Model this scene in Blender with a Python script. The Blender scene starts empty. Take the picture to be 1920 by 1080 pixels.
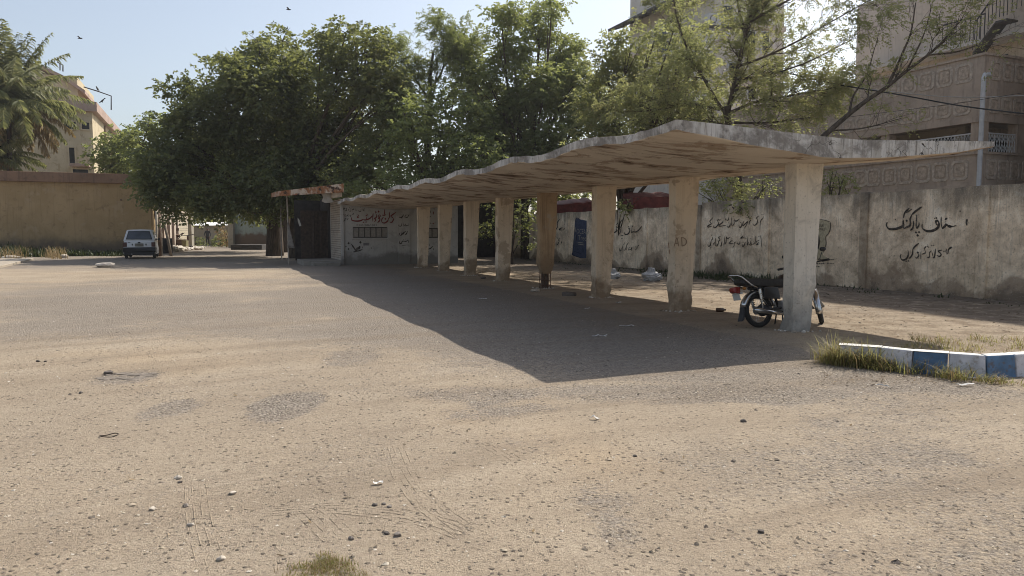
import bpy, bmesh, math, random
import numpy as np
from mathutils import Vector, Matrix
random.seed(7); RNG=np.random.default_rng(11)
SC=bpy.context.scene; COL=SC.collection
# ---------------------------------------------------------------- site survey: eye height, lens, the shelter's own axes
H=1.40; FPX=1387.0; TH=math.atan(106/FPX); CT,ST=math.cos(TH),math.sin(TH)
PHI=math.radians(22.3)
RV=np.array([-math.sin(PHI),math.cos(PHI),0.]); PV=np.array([math.cos(PHI),math.sin(PHI),0.])
def W(a,p,z=0.): return RV*a+PV*p+np.array([0,0,z])
def ray(u,v):
    x=(u-960)/FPX; q=(v-540)/FPX
    return np.array([x,CT-q*ST,-(q*CT+ST)])
EYE=np.array([0,0,H]); HAZE=.0005
def G(u,v,z=0.):
    d=ray(u,v); return EYE+d*((z-H)/d[2])
def onP(u,v,pp): d=ray(u,v); return EYE+d*(pp/(d@PV))
def onA(u,v,aa): d=ray(u,v); return EYE+d*(aa/(d@RV))
def atY(u,v,Y): d=ray(u,v); return EYE+d*(Y/d[1])
def pxm(Y): return FPX/Y
# ---------------------------------------------------------------- object helpers
def mesh_obj(name,verts,faces,mats,parent=None,smooth=False,mi=None):
    me=bpy.data.meshes.new(name)
    me.from_pydata([tuple(map(float,v)) for v in verts],[],[tuple(f) for f in faces])
    if not isinstance(mats,(list,tuple)): mats=[mats]
    for m in mats: me.materials.append(m)
    if mi is not None: me.polygons.foreach_set('material_index',mi)
    if smooth: me.polygons.foreach_set('use_smooth',[True]*len(me.polygons))
    me.update()
    o=bpy.data.objects.new(name,me); COL.objects.link(o)
    if parent is not None: o.parent=parent; o.matrix_parent_inverse=parent_inv(parent)
    return o
def parent_inv(p):
    m=Matrix.Translation(p.location)@p.rotation_euler.to_matrix().to_4x4()
    return m.inverted()
def quads_obj(name,V,mats,parent=None):
    """V: (n,4,3) array of loose quads"""
    n=len(V); me=bpy.data.meshes.new(name)
    me.vertices.add(n*4); me.vertices.foreach_set('co',np.ascontiguousarray(V.reshape(-1),dtype=np.float32))
    me.loops.add(n*4); me.loops.foreach_set('vertex_index',np.arange(n*4,dtype=np.int32))
    me.polygons.add(n); me.polygons.foreach_set('loop_start',np.arange(0,n*4,4,dtype=np.int32))
    if not isinstance(mats,(list,tuple)): mats=[mats]
    for m in mats: me.materials.append(m)
    me.update(calc_edges=True); me.validate()
    o=bpy.data.objects.new(name,me); COL.objects.link(o)
    if parent is not None: o.parent=parent; o.matrix_parent_inverse=parent_inv(parent)
    return o
def tag(o,label,cat,group=None,kind=None):
    if label: o['label']=label
    if cat: o['category']=cat
    if group: o['group']=group
    if kind: o['kind']=kind
    return o
def thing(name,label,cat,loc=(0,0,0),rz=0.,group=None):
    o=bpy.data.objects.new(name,None); o.empty_display_size=.2; COL.objects.link(o)
    o.location=[float(c) for c in loc]; o.rotation_euler=(0,0,rz)
    return tag(o,label,cat,group)
class MB:
    """collects shapes; world coordinates unless a frame M is given"""
    def __init__(s,M=None): s.v=[];s.f=[];s.m=[];s.M=M;s.cm=0
    def add(s,vs,fs):
        n=len(s.v)
        for v in vs:
            if s.M is not None: v=s.M@Vector([float(c) for c in v])
            s.v.append(tuple(v))
        for f in fs: s.f.append([i+n for i in f]); s.m.append(s.cm)
        return s
    def box(s,lo,hi):
        x0,y0,z0=lo;x1,y1,z1=hi
        vs=[(x0,y0,z0),(x1,y0,z0),(x1,y1,z0),(x0,y1,z0),(x0,y0,z1),(x1,y0,z1),(x1,y1,z1),(x0,y1,z1)]
        return s.add(vs,[(0,3,2,1),(4,5,6,7),(0,1,5,4),(1,2,6,5),(2,3,7,6),(3,0,4,7)])
    def apbox(s,a0,a1,p0,p1,z0,z1):
        vs=[W(a,p,z) for z in (z0,z1) for (a,p) in ((a0,p0),(a0,p1),(a1,p1),(a1,p0))]
        return s.add(vs,[(0,3,2,1),(4,5,6,7),(0,1,5,4),(1,2,6,5),(2,3,7,6),(3,0,4,7)])
    def tube(s,pts,rad,n=8,cap=True):
        pts=[np.array(p,float) for p in pts]; k=len(pts)
        if not hasattr(rad,'__len__'): rad=[rad]*k
        base=len(s.v); vs=[];fs=[]; prev=None
        for i in range(k):
            t=pts[min(i+1,k-1)]-pts[max(i-1,0)]; t=t/(np.linalg.norm(t)+1e-9)
            if prev is None:
                ref=np.array([0,0,1.]) if abs(t[2])<.9 else np.array([1.,0,0])
                x=np.cross(ref,t)
            else: x=prev-t*(prev@t)
            x/=np.linalg.norm(x)+1e-9; prev=x; y=np.cross(t,x)
            for j in range(n):
                an=2*math.pi*j/n; vs.append(pts[i]+rad[i]*(math.cos(an)*x+math.sin(an)*y))
        for i in range(k-1):
            for j in range(n):
                j2=(j+1)%n; fs.append((i*n+j,i*n+j2,(i+1)*n+j2,(i+1)*n+j))
        if cap: fs.append(tuple(range(n-1,-1,-1))); fs.append(tuple((k-1)*n+j for j in range(n)))
        return s.add(vs,fs)
    def loft(s,rings,cap=True,closed=True):
        n=len(rings[0]); vs=[p for r in rings for p in r]; fs=[]
        for i in range(len(rings)-1):
            for j in range(n if closed else n-1):
                j2=(j+1)%n; fs.append((i*n+j,i*n+j2,(i+1)*n+j2,(i+1)*n+j))
        if cap: fs.append(tuple(range(n-1,-1,-1))); fs.append(tuple((len(rings)-1)*n+j for j in range(n)))
        return s.add(vs,fs)
    def prism(s,poly,ext):
        """poly: list of 3d points, ext: extrusion vector"""
        n=len(poly); ext=np.array(ext,float)
        vs=[np.array(q,float) for q in poly]+[np.array(q,float)+ext for q in poly]
        fs=[tuple(range(n-1,-1,-1)),tuple(range(n,2*n))]+[(i,(i+1)%n,n+(i+1)%n,n+i) for i in range(n)]
        return s.add(vs,fs)
    def torus(s,c,ax,R,r,n=28,m=8,a0=0,a1=2*math.pi,sq=1.):
        ax=np.array(ax,float); ax/=np.linalg.norm(ax); ref=np.array([0,0,1.]) if abs(ax[2])<.9 else np.array([1.,0,0])
        x=np.cross(ref,ax); x/=np.linalg.norm(x); y=np.cross(ax,x); c=np.array(c,float)
        full=abs(a1-a0-2*math.pi)<1e-6; k=n if full else n+1; vs=[];fs=[]
        for i in range(k):
            an=a0+(a1-a0)*i/n; d=math.cos(an)*x+math.sin(an)*y
            for j in range(m):
                b=2*math.pi*j/m; vs.append(c+d*(R+r*math.cos(b))+ax*r*sq*math.sin(b))
        for i in range(n):
            for j in range(m):
                i2=(i+1)%k; j2=(j+1)%m; fs.append((i*m+j,i2*m+j,i2*m+j2,i*m+j2))
        return s.add(vs,fs)
    def ball(s,c,r,n=10,m=7):
        if not hasattr(r,'__len__'): r=(r,r,r)
        vs=[];fs=[]
        for i in range(m+1):
            t=math.pi*i/m
            for j in range(n):
                q=2*math.pi*j/n; vs.append((c[0]+r[0]*math.sin(t)*math.cos(q),c[1]+r[1]*math.sin(t)*math.sin(q),c[2]+r[2]*math.cos(t)))
        for i in range(m):
            for j in range(n):
                j2=(j+1)%n; fs.append((i*n+j,(i+1)*n+j,(i+1)*n+j2,i*n+j2))
        return s.add(vs,fs)
    def rock(s,c,r,seed=0):
        R=random.Random(seed); bm=bmesh.new(); bmesh.ops.create_icosphere(bm,subdivisions=2,radius=1)
        ax=[(R.gauss(0,1),R.gauss(0,1),R.gauss(0,1)) for _ in range(7)]
        vs=[]
        for v in bm.verts:
            k=1.
            for q in ax:
                l=math.sqrt(sum(t*t for t in q)); d=sum(v.co[i]*q[i]/l for i in range(3))
                if d>.62: k=min(k,.62/d+.02)
            vs.append((c[0]+v.co.x*r[0]*k,c[1]+v.co.y*r[1]*k,c[2]+v.co.z*r[2]*k))
        fs=[[v.index for v in f.verts] for f in bm.faces]; bm.free()
        return s.add(vs,fs)
    def build(s,name,mats,parent=None,smooth=False,bevel=0,seg=2):
        o=mesh_obj(name,s.v,s.f,mats,parent,smooth,s.m)
        bm=bmesh.new(); bm.from_mesh(o.data); bmesh.ops.recalc_face_normals(bm,faces=bm.faces); bm.to_mesh(o.data); bm.free()
        if bevel:
            md=o.modifiers.new('b','BEVEL'); md.width=bevel; md.segments=seg; md.limit_method='ANGLE'; md.angle_limit=math.radians(40)
        return o
# ---------------------------------------------------------------- value noise for terrain and roughening
_LAT=np.random.default_rng(5).random((64,64,64))
def vnoise(P,sc):
    P=np.asarray(P,float)*sc; i=np.floor(P).astype(int); f=P-i; f=f*f*(3-2*f); out=0
    for dx in (0,1):
        for dy in (0,1):
            for dz in (0,1):
                w=(f[...,0] if dx else 1-f[...,0])*(f[...,1] if dy else 1-f[...,1])*(f[...,2] if dz else 1-f[...,2])
                out=out+w*_LAT[(i[...,0]+dx)%64,(i[...,1]+dy)%64,(i[...,2]+dz)%64]
    return out*2-1
def fbm(P,sc,o=4):
    r=0;a=1.
    for k in range(o): r=r+a*vnoise(np.asarray(P)+k*7.3,sc*2**k); a*=.5
    return r/1.9
# ---------------------------------------------------------------- material helpers
class NB:
    def __init__(s,name):
        s.m=bpy.data.materials.new(name); s.m.use_nodes=True; s.t=s.m.node_tree; s.t.nodes.clear()
        s.out=s.t.nodes.new('ShaderNodeOutputMaterial')
        s.pos=s.n('ShaderNodeNewGeometry').outputs['Position']
    def n(s,ty,ins=None,**pr):
        nd=s.t.nodes.new(ty)
        for k,v in pr.items(): setattr(nd,k,v)
        for k,v in (ins or {}).items():
            sk=nd.inputs[k]
            if isinstance(v,bpy.types.NodeSocket): s.t.links.new(v,sk)
            else: sk.default_value=v
        return nd
    def noise(s,sc,det=4,ro=.55,dist=0.,vec=None):
        return s.n('ShaderNodeTexNoise',{'Vector':vec or s.pos,'Scale':sc,'Detail':det,'Roughness':ro,'Distortion':dist}).outputs['Fac']
    def vor(s,sc,vec=None,feature='F1'):
        return s.n('ShaderNodeTexVoronoi',{'Vector':vec or s.pos,'Scale':sc},feature=feature)
    def mapv(s,scale,rot=(0,0,0),vec=None):
        return s.n('ShaderNodeMapping',{'Vector':vec or s.pos,'Scale':scale,'Rotation':rot}).outputs[0]
    def math(s,op,a,b=0.,clamp=False):
        return s.n('ShaderNodeMath',{0:a,1:b},operation=op,use_clamp=clamp).outputs[0]
    def step(s,x,lo,hi):
        return s.n('ShaderNodeMapRange',{'Value':x,'From Min':lo,'From Max':hi},interpolation_type='SMOOTHSTEP').outputs[0]
    def mix(s,f,a,b,bt='MIX'):
        nd=s.n('ShaderNodeMix',data_type='RGBA',blend_type=bt)
        for i,v in ((0,f),(6,a),(7,b)):
            if isinstance(v,bpy.types.NodeSocket): s.t.links.new(v,nd.inputs[i])
            else: nd.inputs[i].default_value=v if i==0 else c4(v)
        return nd.outputs[2]
    def ramp(s,f,stops,interp='LINEAR'):
        nd=s.n('ShaderNodeValToRGB',{0:f}); cr=nd.color_ramp; cr.interpolation=interp
        while len(cr.elements)<len(stops): cr.elements.new(.5)
        for e,(p,c) in zip(cr.elements,stops): e.position=p; e.color=c4(c)
        return nd.outputs[0]
    def xyz(s,vec=None): return s.n('ShaderNodeSeparateXYZ',{0:vec or s.pos}).outputs
    def bump(s,h,st,dist=.02,nrm=None):
        ins={'Height':h,'Strength':st,'Distance':dist}
        if nrm: ins['Normal']=nrm
        return s.n('ShaderNodeBump',ins).outputs[0]
    def fin(s,col,rough=.85,nrm=None,metal=0.,spec=.3,**kw):
        ins={'Base Color':col if isinstance(col,bpy.types.NodeSocket) else c4(col),'Roughness':rough,'Metallic':metal,'Specular IOR Level':spec}
        if nrm: ins['Normal']=nrm
        ins.update(kw)
        b=s.n('ShaderNodeBsdfPrincipled',ins); s.t.links.new(b.outputs[0],s.out.inputs[0]); return s.m
def c4(c): return tuple(c)+(1.,) if len(c)==3 else tuple(c)
def m_plain(name,col,rough=.6,var=.25,sc=6.,metal=0.,bump=.15,spec=.4,dirt=None):
    b=NB(name); n=b.noise(sc,5); d=tuple(x*(1-var) for x in col); l=tuple(min(1,x*(1+var)) for x in col)
    c=b.ramp(n,[(.3,d),(.7,l)])
    if dirt: c=b.mix(b.step(b.noise(sc*2.3,6,.65),.5,.68),c,dirt)
    return b.fin(c,rough,b.bump(b.noise(sc*8,4),bump,.01),metal,spec)
def m_plaster(name,c0,c1,dark,streak=.6,stain=None,stz=(.2,.6),patch=None,pt=(.58,.64),bump=.4,topdark=None,speck=.35):
    """weathered plaster or concrete: two tones, patches of lost paint, vertical run-off streaks, rising damp near the ground"""
    b=NB(name); z=b.xyz()['Z']
    big=b.noise(.7,4); med=b.noise(3.1,6,.62,.6)
    c=b.mix(b.step(big,.35,.65),c0,c1)
    c=b.mix(b.math('MULTIPLY',b.step(med,.52,.72),.6),c,dark)
    if patch: c=b.mix(b.step(b.noise(1.7,7,.6,.4),*pt),c,patch)
    if streak:
        s1=b.noise(1.,5,.65,.2,b.mapv((9,9,.5))); s2=b.noise(1.,5,.6,.2,b.mapv((30,30,1.1)))
        k=b.math('ADD',b.math('MULTIPLY',s1,.7),b.math('MULTIPLY',s2,.3))
        c=b.mix(b.math('MULTIPLY',b.step(k,.5,.66),streak),c,dark)
    if topdark:
        z0,z1,tc=topdark
        tt=b.math('ADD',z,b.math('MULTIPLY',b.math('SUBTRACT',b.noise(1.,6,.65,0,b.mapv((3,3,.6))),.5),1.6*(z1-z0)))
        c=b.mix(b.math('MULTIPLY',b.step(tt,z0,z1),.75),c,tc)
    if stain:
        h=b.math('ADD',z,b.math('MULTIPLY',b.math('SUBTRACT',b.noise(1.6,6,.6),.5),1.3))
        c=b.mix(b.step(h,stz[1],stz[0]),c,stain)
    c=b.mix(b.math('MULTIPLY',b.step(b.noise(38,3),.6,.72),speck),c,dark)
    if 'column' in name:
        pit=b.step(b.noise(15,5,.75),.58,.66); low=b.step(b.math('ADD',z,b.math('MULTIPLY',b.noise(1.5,5,.6),.9)),2.1,1.0); k_=b.math('MULTIPLY',pit,low); c=b.mix(b.math('MULTIPLY',k_,.6),c,tuple(x*.7 for x in dark))
        rub=b.noise(3.3,7,.7,.4); c=b.mix(b.math('MULTIPLY',b.math('MULTIPLY',b.step(rub,.48,.60),low),.5),c,tuple((x+y)*.5 for x,y in zip(dark,c1)))
        med=b.math('SUBTRACT',med,b.math('MULTIPLY',k_,.5))
    hgt=b.math('ADD',b.math('MULTIPLY',med,.6),b.math('MULTIPLY',b.noise(45,4),.25))
    return b.fin(c,.92,b.bump(hgt,bump,.03),spec=.15)
# ================================================================ GROUND
def axis(lims,steps):
    out=[lims[0]]
    for (a,b),st in zip(zip(lims[:-1],lims[1:]),steps):
        n=max(1,int(round((b-a)/st))); out+=list(a+(b-a)*np.arange(1,n+1)/n)
    return np.array(out)
def gheight(x,y):
    P=np.stack([np.asarray(x,float),np.asarray(y,float),np.zeros_like(np.asarray(x,float))],-1)
    near=np.clip(1-(P[...,1]-12)/14,0,1)*np.clip((P[...,1]-.5)/1.5,0,1)
    return (fbm(P,.45,2)*.018+fbm(P+31,2.1,3)*.010*near+fbm(P+77,9.,2)*.005*np.clip(1-(P[...,1]-5)/5,0,1)*near)
PATCH=[ # gravelly places, as found on the lot: centre (pixel on the ground), half size in metres, strength
 ((545,755),(.27,.55),.9),((318,765),(.2,.42),.5),((660,668),(.3,.7),.35),((880,740),(.5,.4),.5),((1240,735),(1.2,.4),.45),((1420,740),(.8,.4),.6),
 ((930,770),(.55,.3),.5),((1150,990),(.14,.25),.55),((1120,935),(.2,.3),.35),((1500,860),(1.1,.9),.25),((1700,720),(.7,.4),.6),((700,555),(1.2,1.6),.4),((1000,830),(.3,.3),.3),((240,708),(.35,.35),.5)]
def gravel_w(x,y):
    P=np.stack([x,y,np.zeros_like(x)],-1)
    w=np.clip(fbm(P+13,.35,4)*1.5+.25,0,1)*.6
    band=np.exp(-((y-15-fbm(P+3,.25,2)*4-.15*x)/5.5)**2)          # the grey swathe across the middle of the lot
    w=w+band*1.*np.clip(.65+fbm(P+51,.5,4)*1.1,0,1)
    w=w*(1-.55*np.exp(-((y-7.6+fbm(P+41,.5,3)*1.2)/1.9)**4)*np.clip((1.2-x+fbm(P+23,.6,3)*1.5)/1.5,0,1))
    for (uv,(rx,ry),k) in PATCH:
        c=G(*uv); d=((x-c[0])/rx)**2+((y-c[1])/ry)**2+fbm(P+5,2.2,3)*.9
        w=w+k*np.clip(1.25-d,0,1)
    w=w+np.clip((x-.3)*.35,0,.35)*np.clip((4.2-y)*.6,0,1)
    # lane under and in front of the shelter is worn asphalt and grit
    a=x*RV[0]+y*RV[1]; p=x*PV[0]+y*PV[1]
    w=w+.85*np.clip(1-np.abs(p-4.6+fbm(P+9,.6,3)*1.2)/2.6,0,1)*np.clip((a-4.5)/2,0,1)
    w=w*np.where(p>6.6,.35,1)+.6*np.clip((y-26)/4,0,1)
    return np.clip(w,0,1)
def make_ground():
    xs=axis([-900,-200,-60,-24,-9,-4,5,12,30,80,900],[140,14,1.2,.35,.12,.055,.12,.45,2.5,160])
    ys=axis([-700,-100,-10,1.6,2.2,7,14,32,80,200,1600],[120,10,1.,.1,.05,.09,.22,.9,6,200])
    X,Y=np.meshgrid(xs,ys); Z=gheight(X,Y); Z=np.where((np.abs(X)>40)|(Y>60)|(Y<0),0,Z)
    far=np.clip((np.hypot(X,Y)-150)/900,0,1); Z=Z-far*1.0
    nx,ny=len(xs),len(ys); V=np.stack([X,Y,Z],-1).reshape(-1,3)
    i=np.arange(nx*ny).reshape(ny,nx); F=np.stack([i[:-1,:-1],i[:-1,1:],i[1:,1:],i[1:,:-1]],-1).reshape(-1,4)
    me=bpy.data.meshes.new('ground'); n=len(F)
    me.vertices.add(len(V)); me.vertices.foreach_set('co',V.astype(np.float32).reshape(-1))
    me.loops.add(n*4); me.loops.foreach_set('vertex_index',F.astype(np.int32).reshape(-1))
    me.polygons.add(n); me.polygons.foreach_set('loop_start',np.arange(0,n*4,4,dtype=np.int32)); me.polygons.foreach_set('use_smooth',np.ones(n,bool))
    me.update(calc_edges=True)
    at=me.attributes.new('gravel','FLOAT','POINT'); at.data.foreach_set('value',gravel_w(X,Y).astype(np.float32).reshape(-1))
    b=NB('sand_and_grit')
    g=b.n('ShaderNodeAttribute',attribute_name='gravel').outputs['Fac']
    sand=b.ramp(b.noise(.9,5,.6),[(.25,(.375,.305,.228)),(.5,(.45,.37,.275)),(.75,(.515,.432,.33))])
    sand=b.mix(b.math('MULTIPLY',b.step(b.noise(.32,3),.5,.68),.5),sand,(.51,.39,.26))
    sand=b.mix(b.math('MULTIPLY',b.step(b.noise(7,5,.7),.52,.75),.5),sand,(.33,.265,.195))
    lane=b.noise(1.,4,.6,.3,b.mapv((.55,.22,1),(0,0,.5))); sand=b.mix(b.math('MULTIPLY',b.step(lane,.42,.66),.38),sand,(.335,.28,.215))
    grit=b.ramp(b.noise(55,3,.7),[(.3,(.15,.132,.116)),(.5,(.30,.262,.222)),(.68,(.47,.42,.355))])
    v=b.vor(42.); vc=b.n('ShaderNodeSeparateColor',{0:v.outputs['Color']}).outputs[0]
    stones=b.ramp(vc,[(.0,(.10,.088,.08)),(.45,(.22,.19,.16)),(.8,(.34,.295,.24)),(1.,(.48,.43,.37))])
    grit=b.mix(b.step(v.outputs['Distance'],.55,.25),grit,stones)
    k=b.math('ADD',g,b.math('MULTIPLY',b.math('SUBTRACT',b.noise(5.5,6,.7),.5),.9))
    k2=b.math('ADD',k,b.math('MULTIPLY',b.math('SUBTRACT',b.noise(34,3,.6),.5),1.3))
    col=b.mix(b.math('MULTIPLY',b.step(k2,.20,.66),.88),sand,grit)
    # brown dirt behind the columns; rubbish-strewn earth by the wall darkened to deepen shade
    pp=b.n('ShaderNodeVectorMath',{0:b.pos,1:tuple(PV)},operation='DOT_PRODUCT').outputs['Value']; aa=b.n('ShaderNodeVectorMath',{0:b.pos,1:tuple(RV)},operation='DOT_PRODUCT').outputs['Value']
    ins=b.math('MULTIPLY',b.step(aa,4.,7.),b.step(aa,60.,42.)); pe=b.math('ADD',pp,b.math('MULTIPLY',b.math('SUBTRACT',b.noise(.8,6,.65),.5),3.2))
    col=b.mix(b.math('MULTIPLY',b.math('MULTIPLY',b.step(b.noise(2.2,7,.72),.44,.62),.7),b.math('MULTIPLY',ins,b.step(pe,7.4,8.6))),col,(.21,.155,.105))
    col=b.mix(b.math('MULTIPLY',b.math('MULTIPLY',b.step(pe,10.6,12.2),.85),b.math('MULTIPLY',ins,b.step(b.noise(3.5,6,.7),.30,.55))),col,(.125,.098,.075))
    # sand grains: fine salt and pepper at several sizes
    gr=b.math('ADD',b.math('MULTIPLY',b.noise(150,2,.7),.5),b.math('MULTIPLY',b.noise(48,4,.75),.5))
    col=b.mix(b.step(gr,.40,.62),b.mix(.30,col,(.10,.075,.055)),col); col=b.mix(b.math('MULTIPLY',b.step(gr,.56,.68),.45),col,(.56,.48,.37))
    mg=b.noise(15,5,.75); col=b.mix(b.math('MULTIPLY',b.step(mg,.52,.66),.38),col,(.19,.155,.12))
    v4=b.vor(34.); f4=b.n('ShaderNodeSeparateColor',{0:v4.outputs['Color']}).outputs[0]; col=b.mix(b.math('MULTIPLY',b.math('MULTIPLY',b.step(v4.outputs['Distance'],.32,.2),b.step(f4,.6,.68)),.6),col,(.15,.12,.10))
    # small dark flecks of grit everywhere
    v2=b.vor(23.); f2=b.n('ShaderNodeSeparateColor',{0:v2.outputs['Color']}).outputs[1]
    fl=b.math('MULTIPLY',b.step(v2.outputs['Distance'],.30,.18),b.step(f2,.66,.72))
    col=b.mix(b.math('MULTIPLY',fl,.75),col,(.12,.10,.085))
    v3=b.vor(60.); f3=b.n('ShaderNodeSeparateColor',{0:v3.outputs['Color']}).outputs[1]
    col=b.mix(b.math('MULTIPLY',b.math('MULTIPLY',b.step(v3.outputs['Distance'],.35,.2),b.step(f3,.74,.8)),.6),col,(.16,.13,.11))
    # drag marks of wheels turning on the lot: long faint arcs
    cx=b.n('ShaderNodeVectorMath',{0:b.pos,1:(9.,-13.,0)},operation='DISTANCE').outputs['Value']
    arcs=b.noise(1.,4,.6,0,b.n('ShaderNodeCombineXYZ',{0:b.math('MULTIPLY',cx,2.2),1:b.math('MULTIPLY',b.xyz()['X'],.12),2:0.}).outputs[0])
    col=b.mix(b.math('MULTIPLY',b.step(arcs,.46,.66),.42),col,(.24,.19,.14))
    h=b.math('ADD',b.math('MULTIPLY',b.noise(26,6,.7),.55),b.math('MULTIPLY',b.math('SUBTRACT',.6,v.outputs['Distance']),b.math('MULTIPLY',g,.9)))
    h=b.math('ADD',h,b.math('MULTIPLY',gr,.9)); h=b.math('ADD',h,b.math('MULTIPLY',arcs,.5)); h=b.math('ADD',h,b.math('MULTIPLY',fl,.5))
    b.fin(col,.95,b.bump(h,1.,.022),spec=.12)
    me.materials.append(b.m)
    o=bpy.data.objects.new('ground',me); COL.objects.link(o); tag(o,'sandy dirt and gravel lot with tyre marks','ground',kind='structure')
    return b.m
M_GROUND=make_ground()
# loose pebbles lying on the lot: far too many to count
def rocks_quads(C,S,rng):
    """octahedral pebbles as 8 tri-like quads each"""
    n=len(C); d=np.array([[1,0,0],[0,1,0],[-1,0,0],[0,-1,0]],float)
    ang=rng.uniform(0,6.28,n); ca,sa=np.cos(ang),np.sin(ang)
    ring=np.stack([np.stack([d[k,0]*ca-d[k,1]*sa,d[k,0]*sa+d[k,1]*ca,np.zeros(n)],-1)*(S*rng.uniform(.7,1.25,(n,1))) for k in range(4)],1)
    ring[...,2]+=rng.uniform(-.1,.35,(n,4))*S
    top=np.zeros((n,3)); top[:,2]=S[:,0]*rng.uniform(.45,.85,n); top[:,:2]=rng.uniform(-.4,.4,(n,2))*S
    top2=top+ (ring[:,0]-ring[:,2])*.18
    bot=np.zeros((n,3)); bot[:,2]=-.4*S[:,0]
    Q=[]
    for k in range(4):
        a,b=ring[:,k],ring[:,(k+1)%4]; m=(a+b)*.5*1.12
        Q.append(np.stack([a,m,b,top if k%2 else top2],1)); 
    Q=np.stack(Q,1)+C[:,None,None,:]
    return Q.reshape(-1,4,3)
def scatter_pebbles(N,y0,y1,smin,smax,seed,gw=True,pw=1.2):
    rng=np.random.default_rng(seed)
    y=1/(rng.uniform(1/y1**pw,1/y0**pw,N))**(1/pw); x=rng.uniform(-.76,.76,N)*y
    s=smin*(smax/smin)**(rng.random(N)**3.6)
    keep=np.ones(N,bool)
    if gw: keep=rng.random(N)<.38+.62*gravel_w(x,y)
    x,y,s=x[keep],y[keep],s[keep]
    C=np.stack([x,y,gheight(x,y)],-1)
    return rocks_quads(C,s[:,None],rng)
b=NB('pebble'); rnd=b.n('ShaderNodeNewGeometry').outputs['Random Per Island']
M_PEB=b.fin(b.ramp(rnd,[(0,(.10,.086,.076)),(.2,(.22,.187,.15)),(.55,(.36,.295,.22)),(.88,(.45,.38,.29)),(1.,(.60,.55,.48))]),.9,b.bump(b.noise(120,3),.4,.004),spec=.15)
Q=np.concatenate([scatter_pebbles(60000,2.2,10,.0024,.0105,1),scatter_pebbles(20000,6,30,.005,.017,2),scatter_pebbles(230,2.4,12,.012,.024,3,False)])
# each pebble's quads touch at shared corners: weld so that a pebble is one island
def weld_obj(name,Q,mat):
    n=len(Q)//4; o=quads_obj(name,Q,mat); bm=bmesh.new(); bm.from_mesh(o.data); bmesh.ops.remove_doubles(bm,verts=bm.verts,dist=1e-5); bm.to_mesh(o.data); bm.free(); return o
o=weld_obj('gravel',Q,M_PEB); tag(o,'loose pebbles and grit scattered over the sandy lot','gravel',kind='stuff')
# tyre tread ridges pressed up in the sand
def smooth(pts,n=8):
    pts=[np.array(p,float) for p in pts]; P=[2*pts[0]-pts[1]]+pts+[2*pts[-1]-pts[-2]]; out=[]
    for i in range(1,len(P)-2):
        for k in range(n):
            t=k/n; a,b_,c,d=P[i-1],P[i],P[i+1],P[i+2]
            out.append(.5*((2*b_)+(c-a)*t+(2*a-5*b_+4*c-d)*t*t+(3*b_-a-3*c+d)*t**3))
    out.append(pts[-1]); return out
tr=MB()
def tread(px,n,gap,seed):
    R=random.Random(seed); L=smooth([G(*q) for q in px],14)
    for k in range(n):
        off=(k-(n-1)/2)*gap; seg=[]
        for i in range(len(L)):
            t=L[min(i+1,len(L)-1)]-L[max(i-1,0)]; t/=np.linalg.norm(t); s=np.array([-t[1],t[0],0])
            q=L[i]+s*off; q[2]=gheight(q[0],q[1]); seg.append((q,s))
        i=0
        while i<len(seg)-2:
            ln=R.randint(4,12); part=seg[i:i+ln+1]; i+=ln+R.randint(0,5)
            if len(part)<3: continue
            rings=[]
            for j,(q,s) in enumerate(part):
                e=min(j,len(part)-1-j); k2=min(1,.25+e*.5); w=.010*R.uniform(.8,1.2); h=.0030*k2*R.uniform(.4,1.2)
                rings.append([q-s*w-np.array([0,0,.004]),q+np.array([0,0,h]),q+s*w-np.array([0,0,.004])])
            tr.loft(rings,cap=False)
tread([(735,835),(758,890),(788,930),(830,968),(884,1005)],5,.034,1)
tread([(500,958),(600,952),(690,956),(760,966),(820,982),(880,1003)],5,.036,2)
tread([(366,905),(372,970),(384,1020),(402,1079)],4,.036,3)
tread([(578,955),(602,975),(640,1012)],5,.04,4)
tread([(905,832),(935,848),(965,866)],4,.035,6)
b=NB('pressed_sand'); M_TREAD=b.fin(b.ramp(b.noise(30,4),[(.3,(.33,.25,.16)),(.7,(.45,.34,.22))]),.95,b.bump(b.noise(90,3),.5,.006),spec=.1)
o=tr.build('tyre_track',M_GROUND); tag(o,'tyre tread marks pressed in the sand','tyre track',kind='structure')
# ================================================================ SHELTER
M_SOF=None
def soffit_mat():
    b=NB('flaking_soffit'); vec=b.mapv((1,1,.6))
    n1=b.noise(.55,5,.6,.3,vec); n2=b.noise(1.5,7,.62,.5,vec); st=b.noise(1.,6,.6,.3,b.mapv((.7,5,1),(0,0,-PHI)))
    c=b.mix(b.step(n1,.35,.65),(.68,.59,.48),(.58,.495,.40)); c=b.mix(b.math('MULTIPLY',b.step(st,.48,.72),.4),c,(.40,.32,.24))
    pk=b.math('ADD',b.math('MULTIPLY',n2,.65),b.math('MULTIPLY',st,.35))
    c=b.mix(b.math('MULTIPLY',b.step(pk,.505,.545),.72),c,(.30,.205,.135))
    pk2=b.step(pk,.575,.60); c=b.mix(b.math('MULTIPLY',pk2,.9),c,(.10,.062,.04))
    h=b.math('SUBTRACT',b.math('MULTIPLY',b.noise(20,4),.25),b.math('MULTIPLY',b.step(pk,.495,.53),.8))
    return b.fin(c,.95,b.bump(h,.7,.03),spec=.1)
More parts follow.
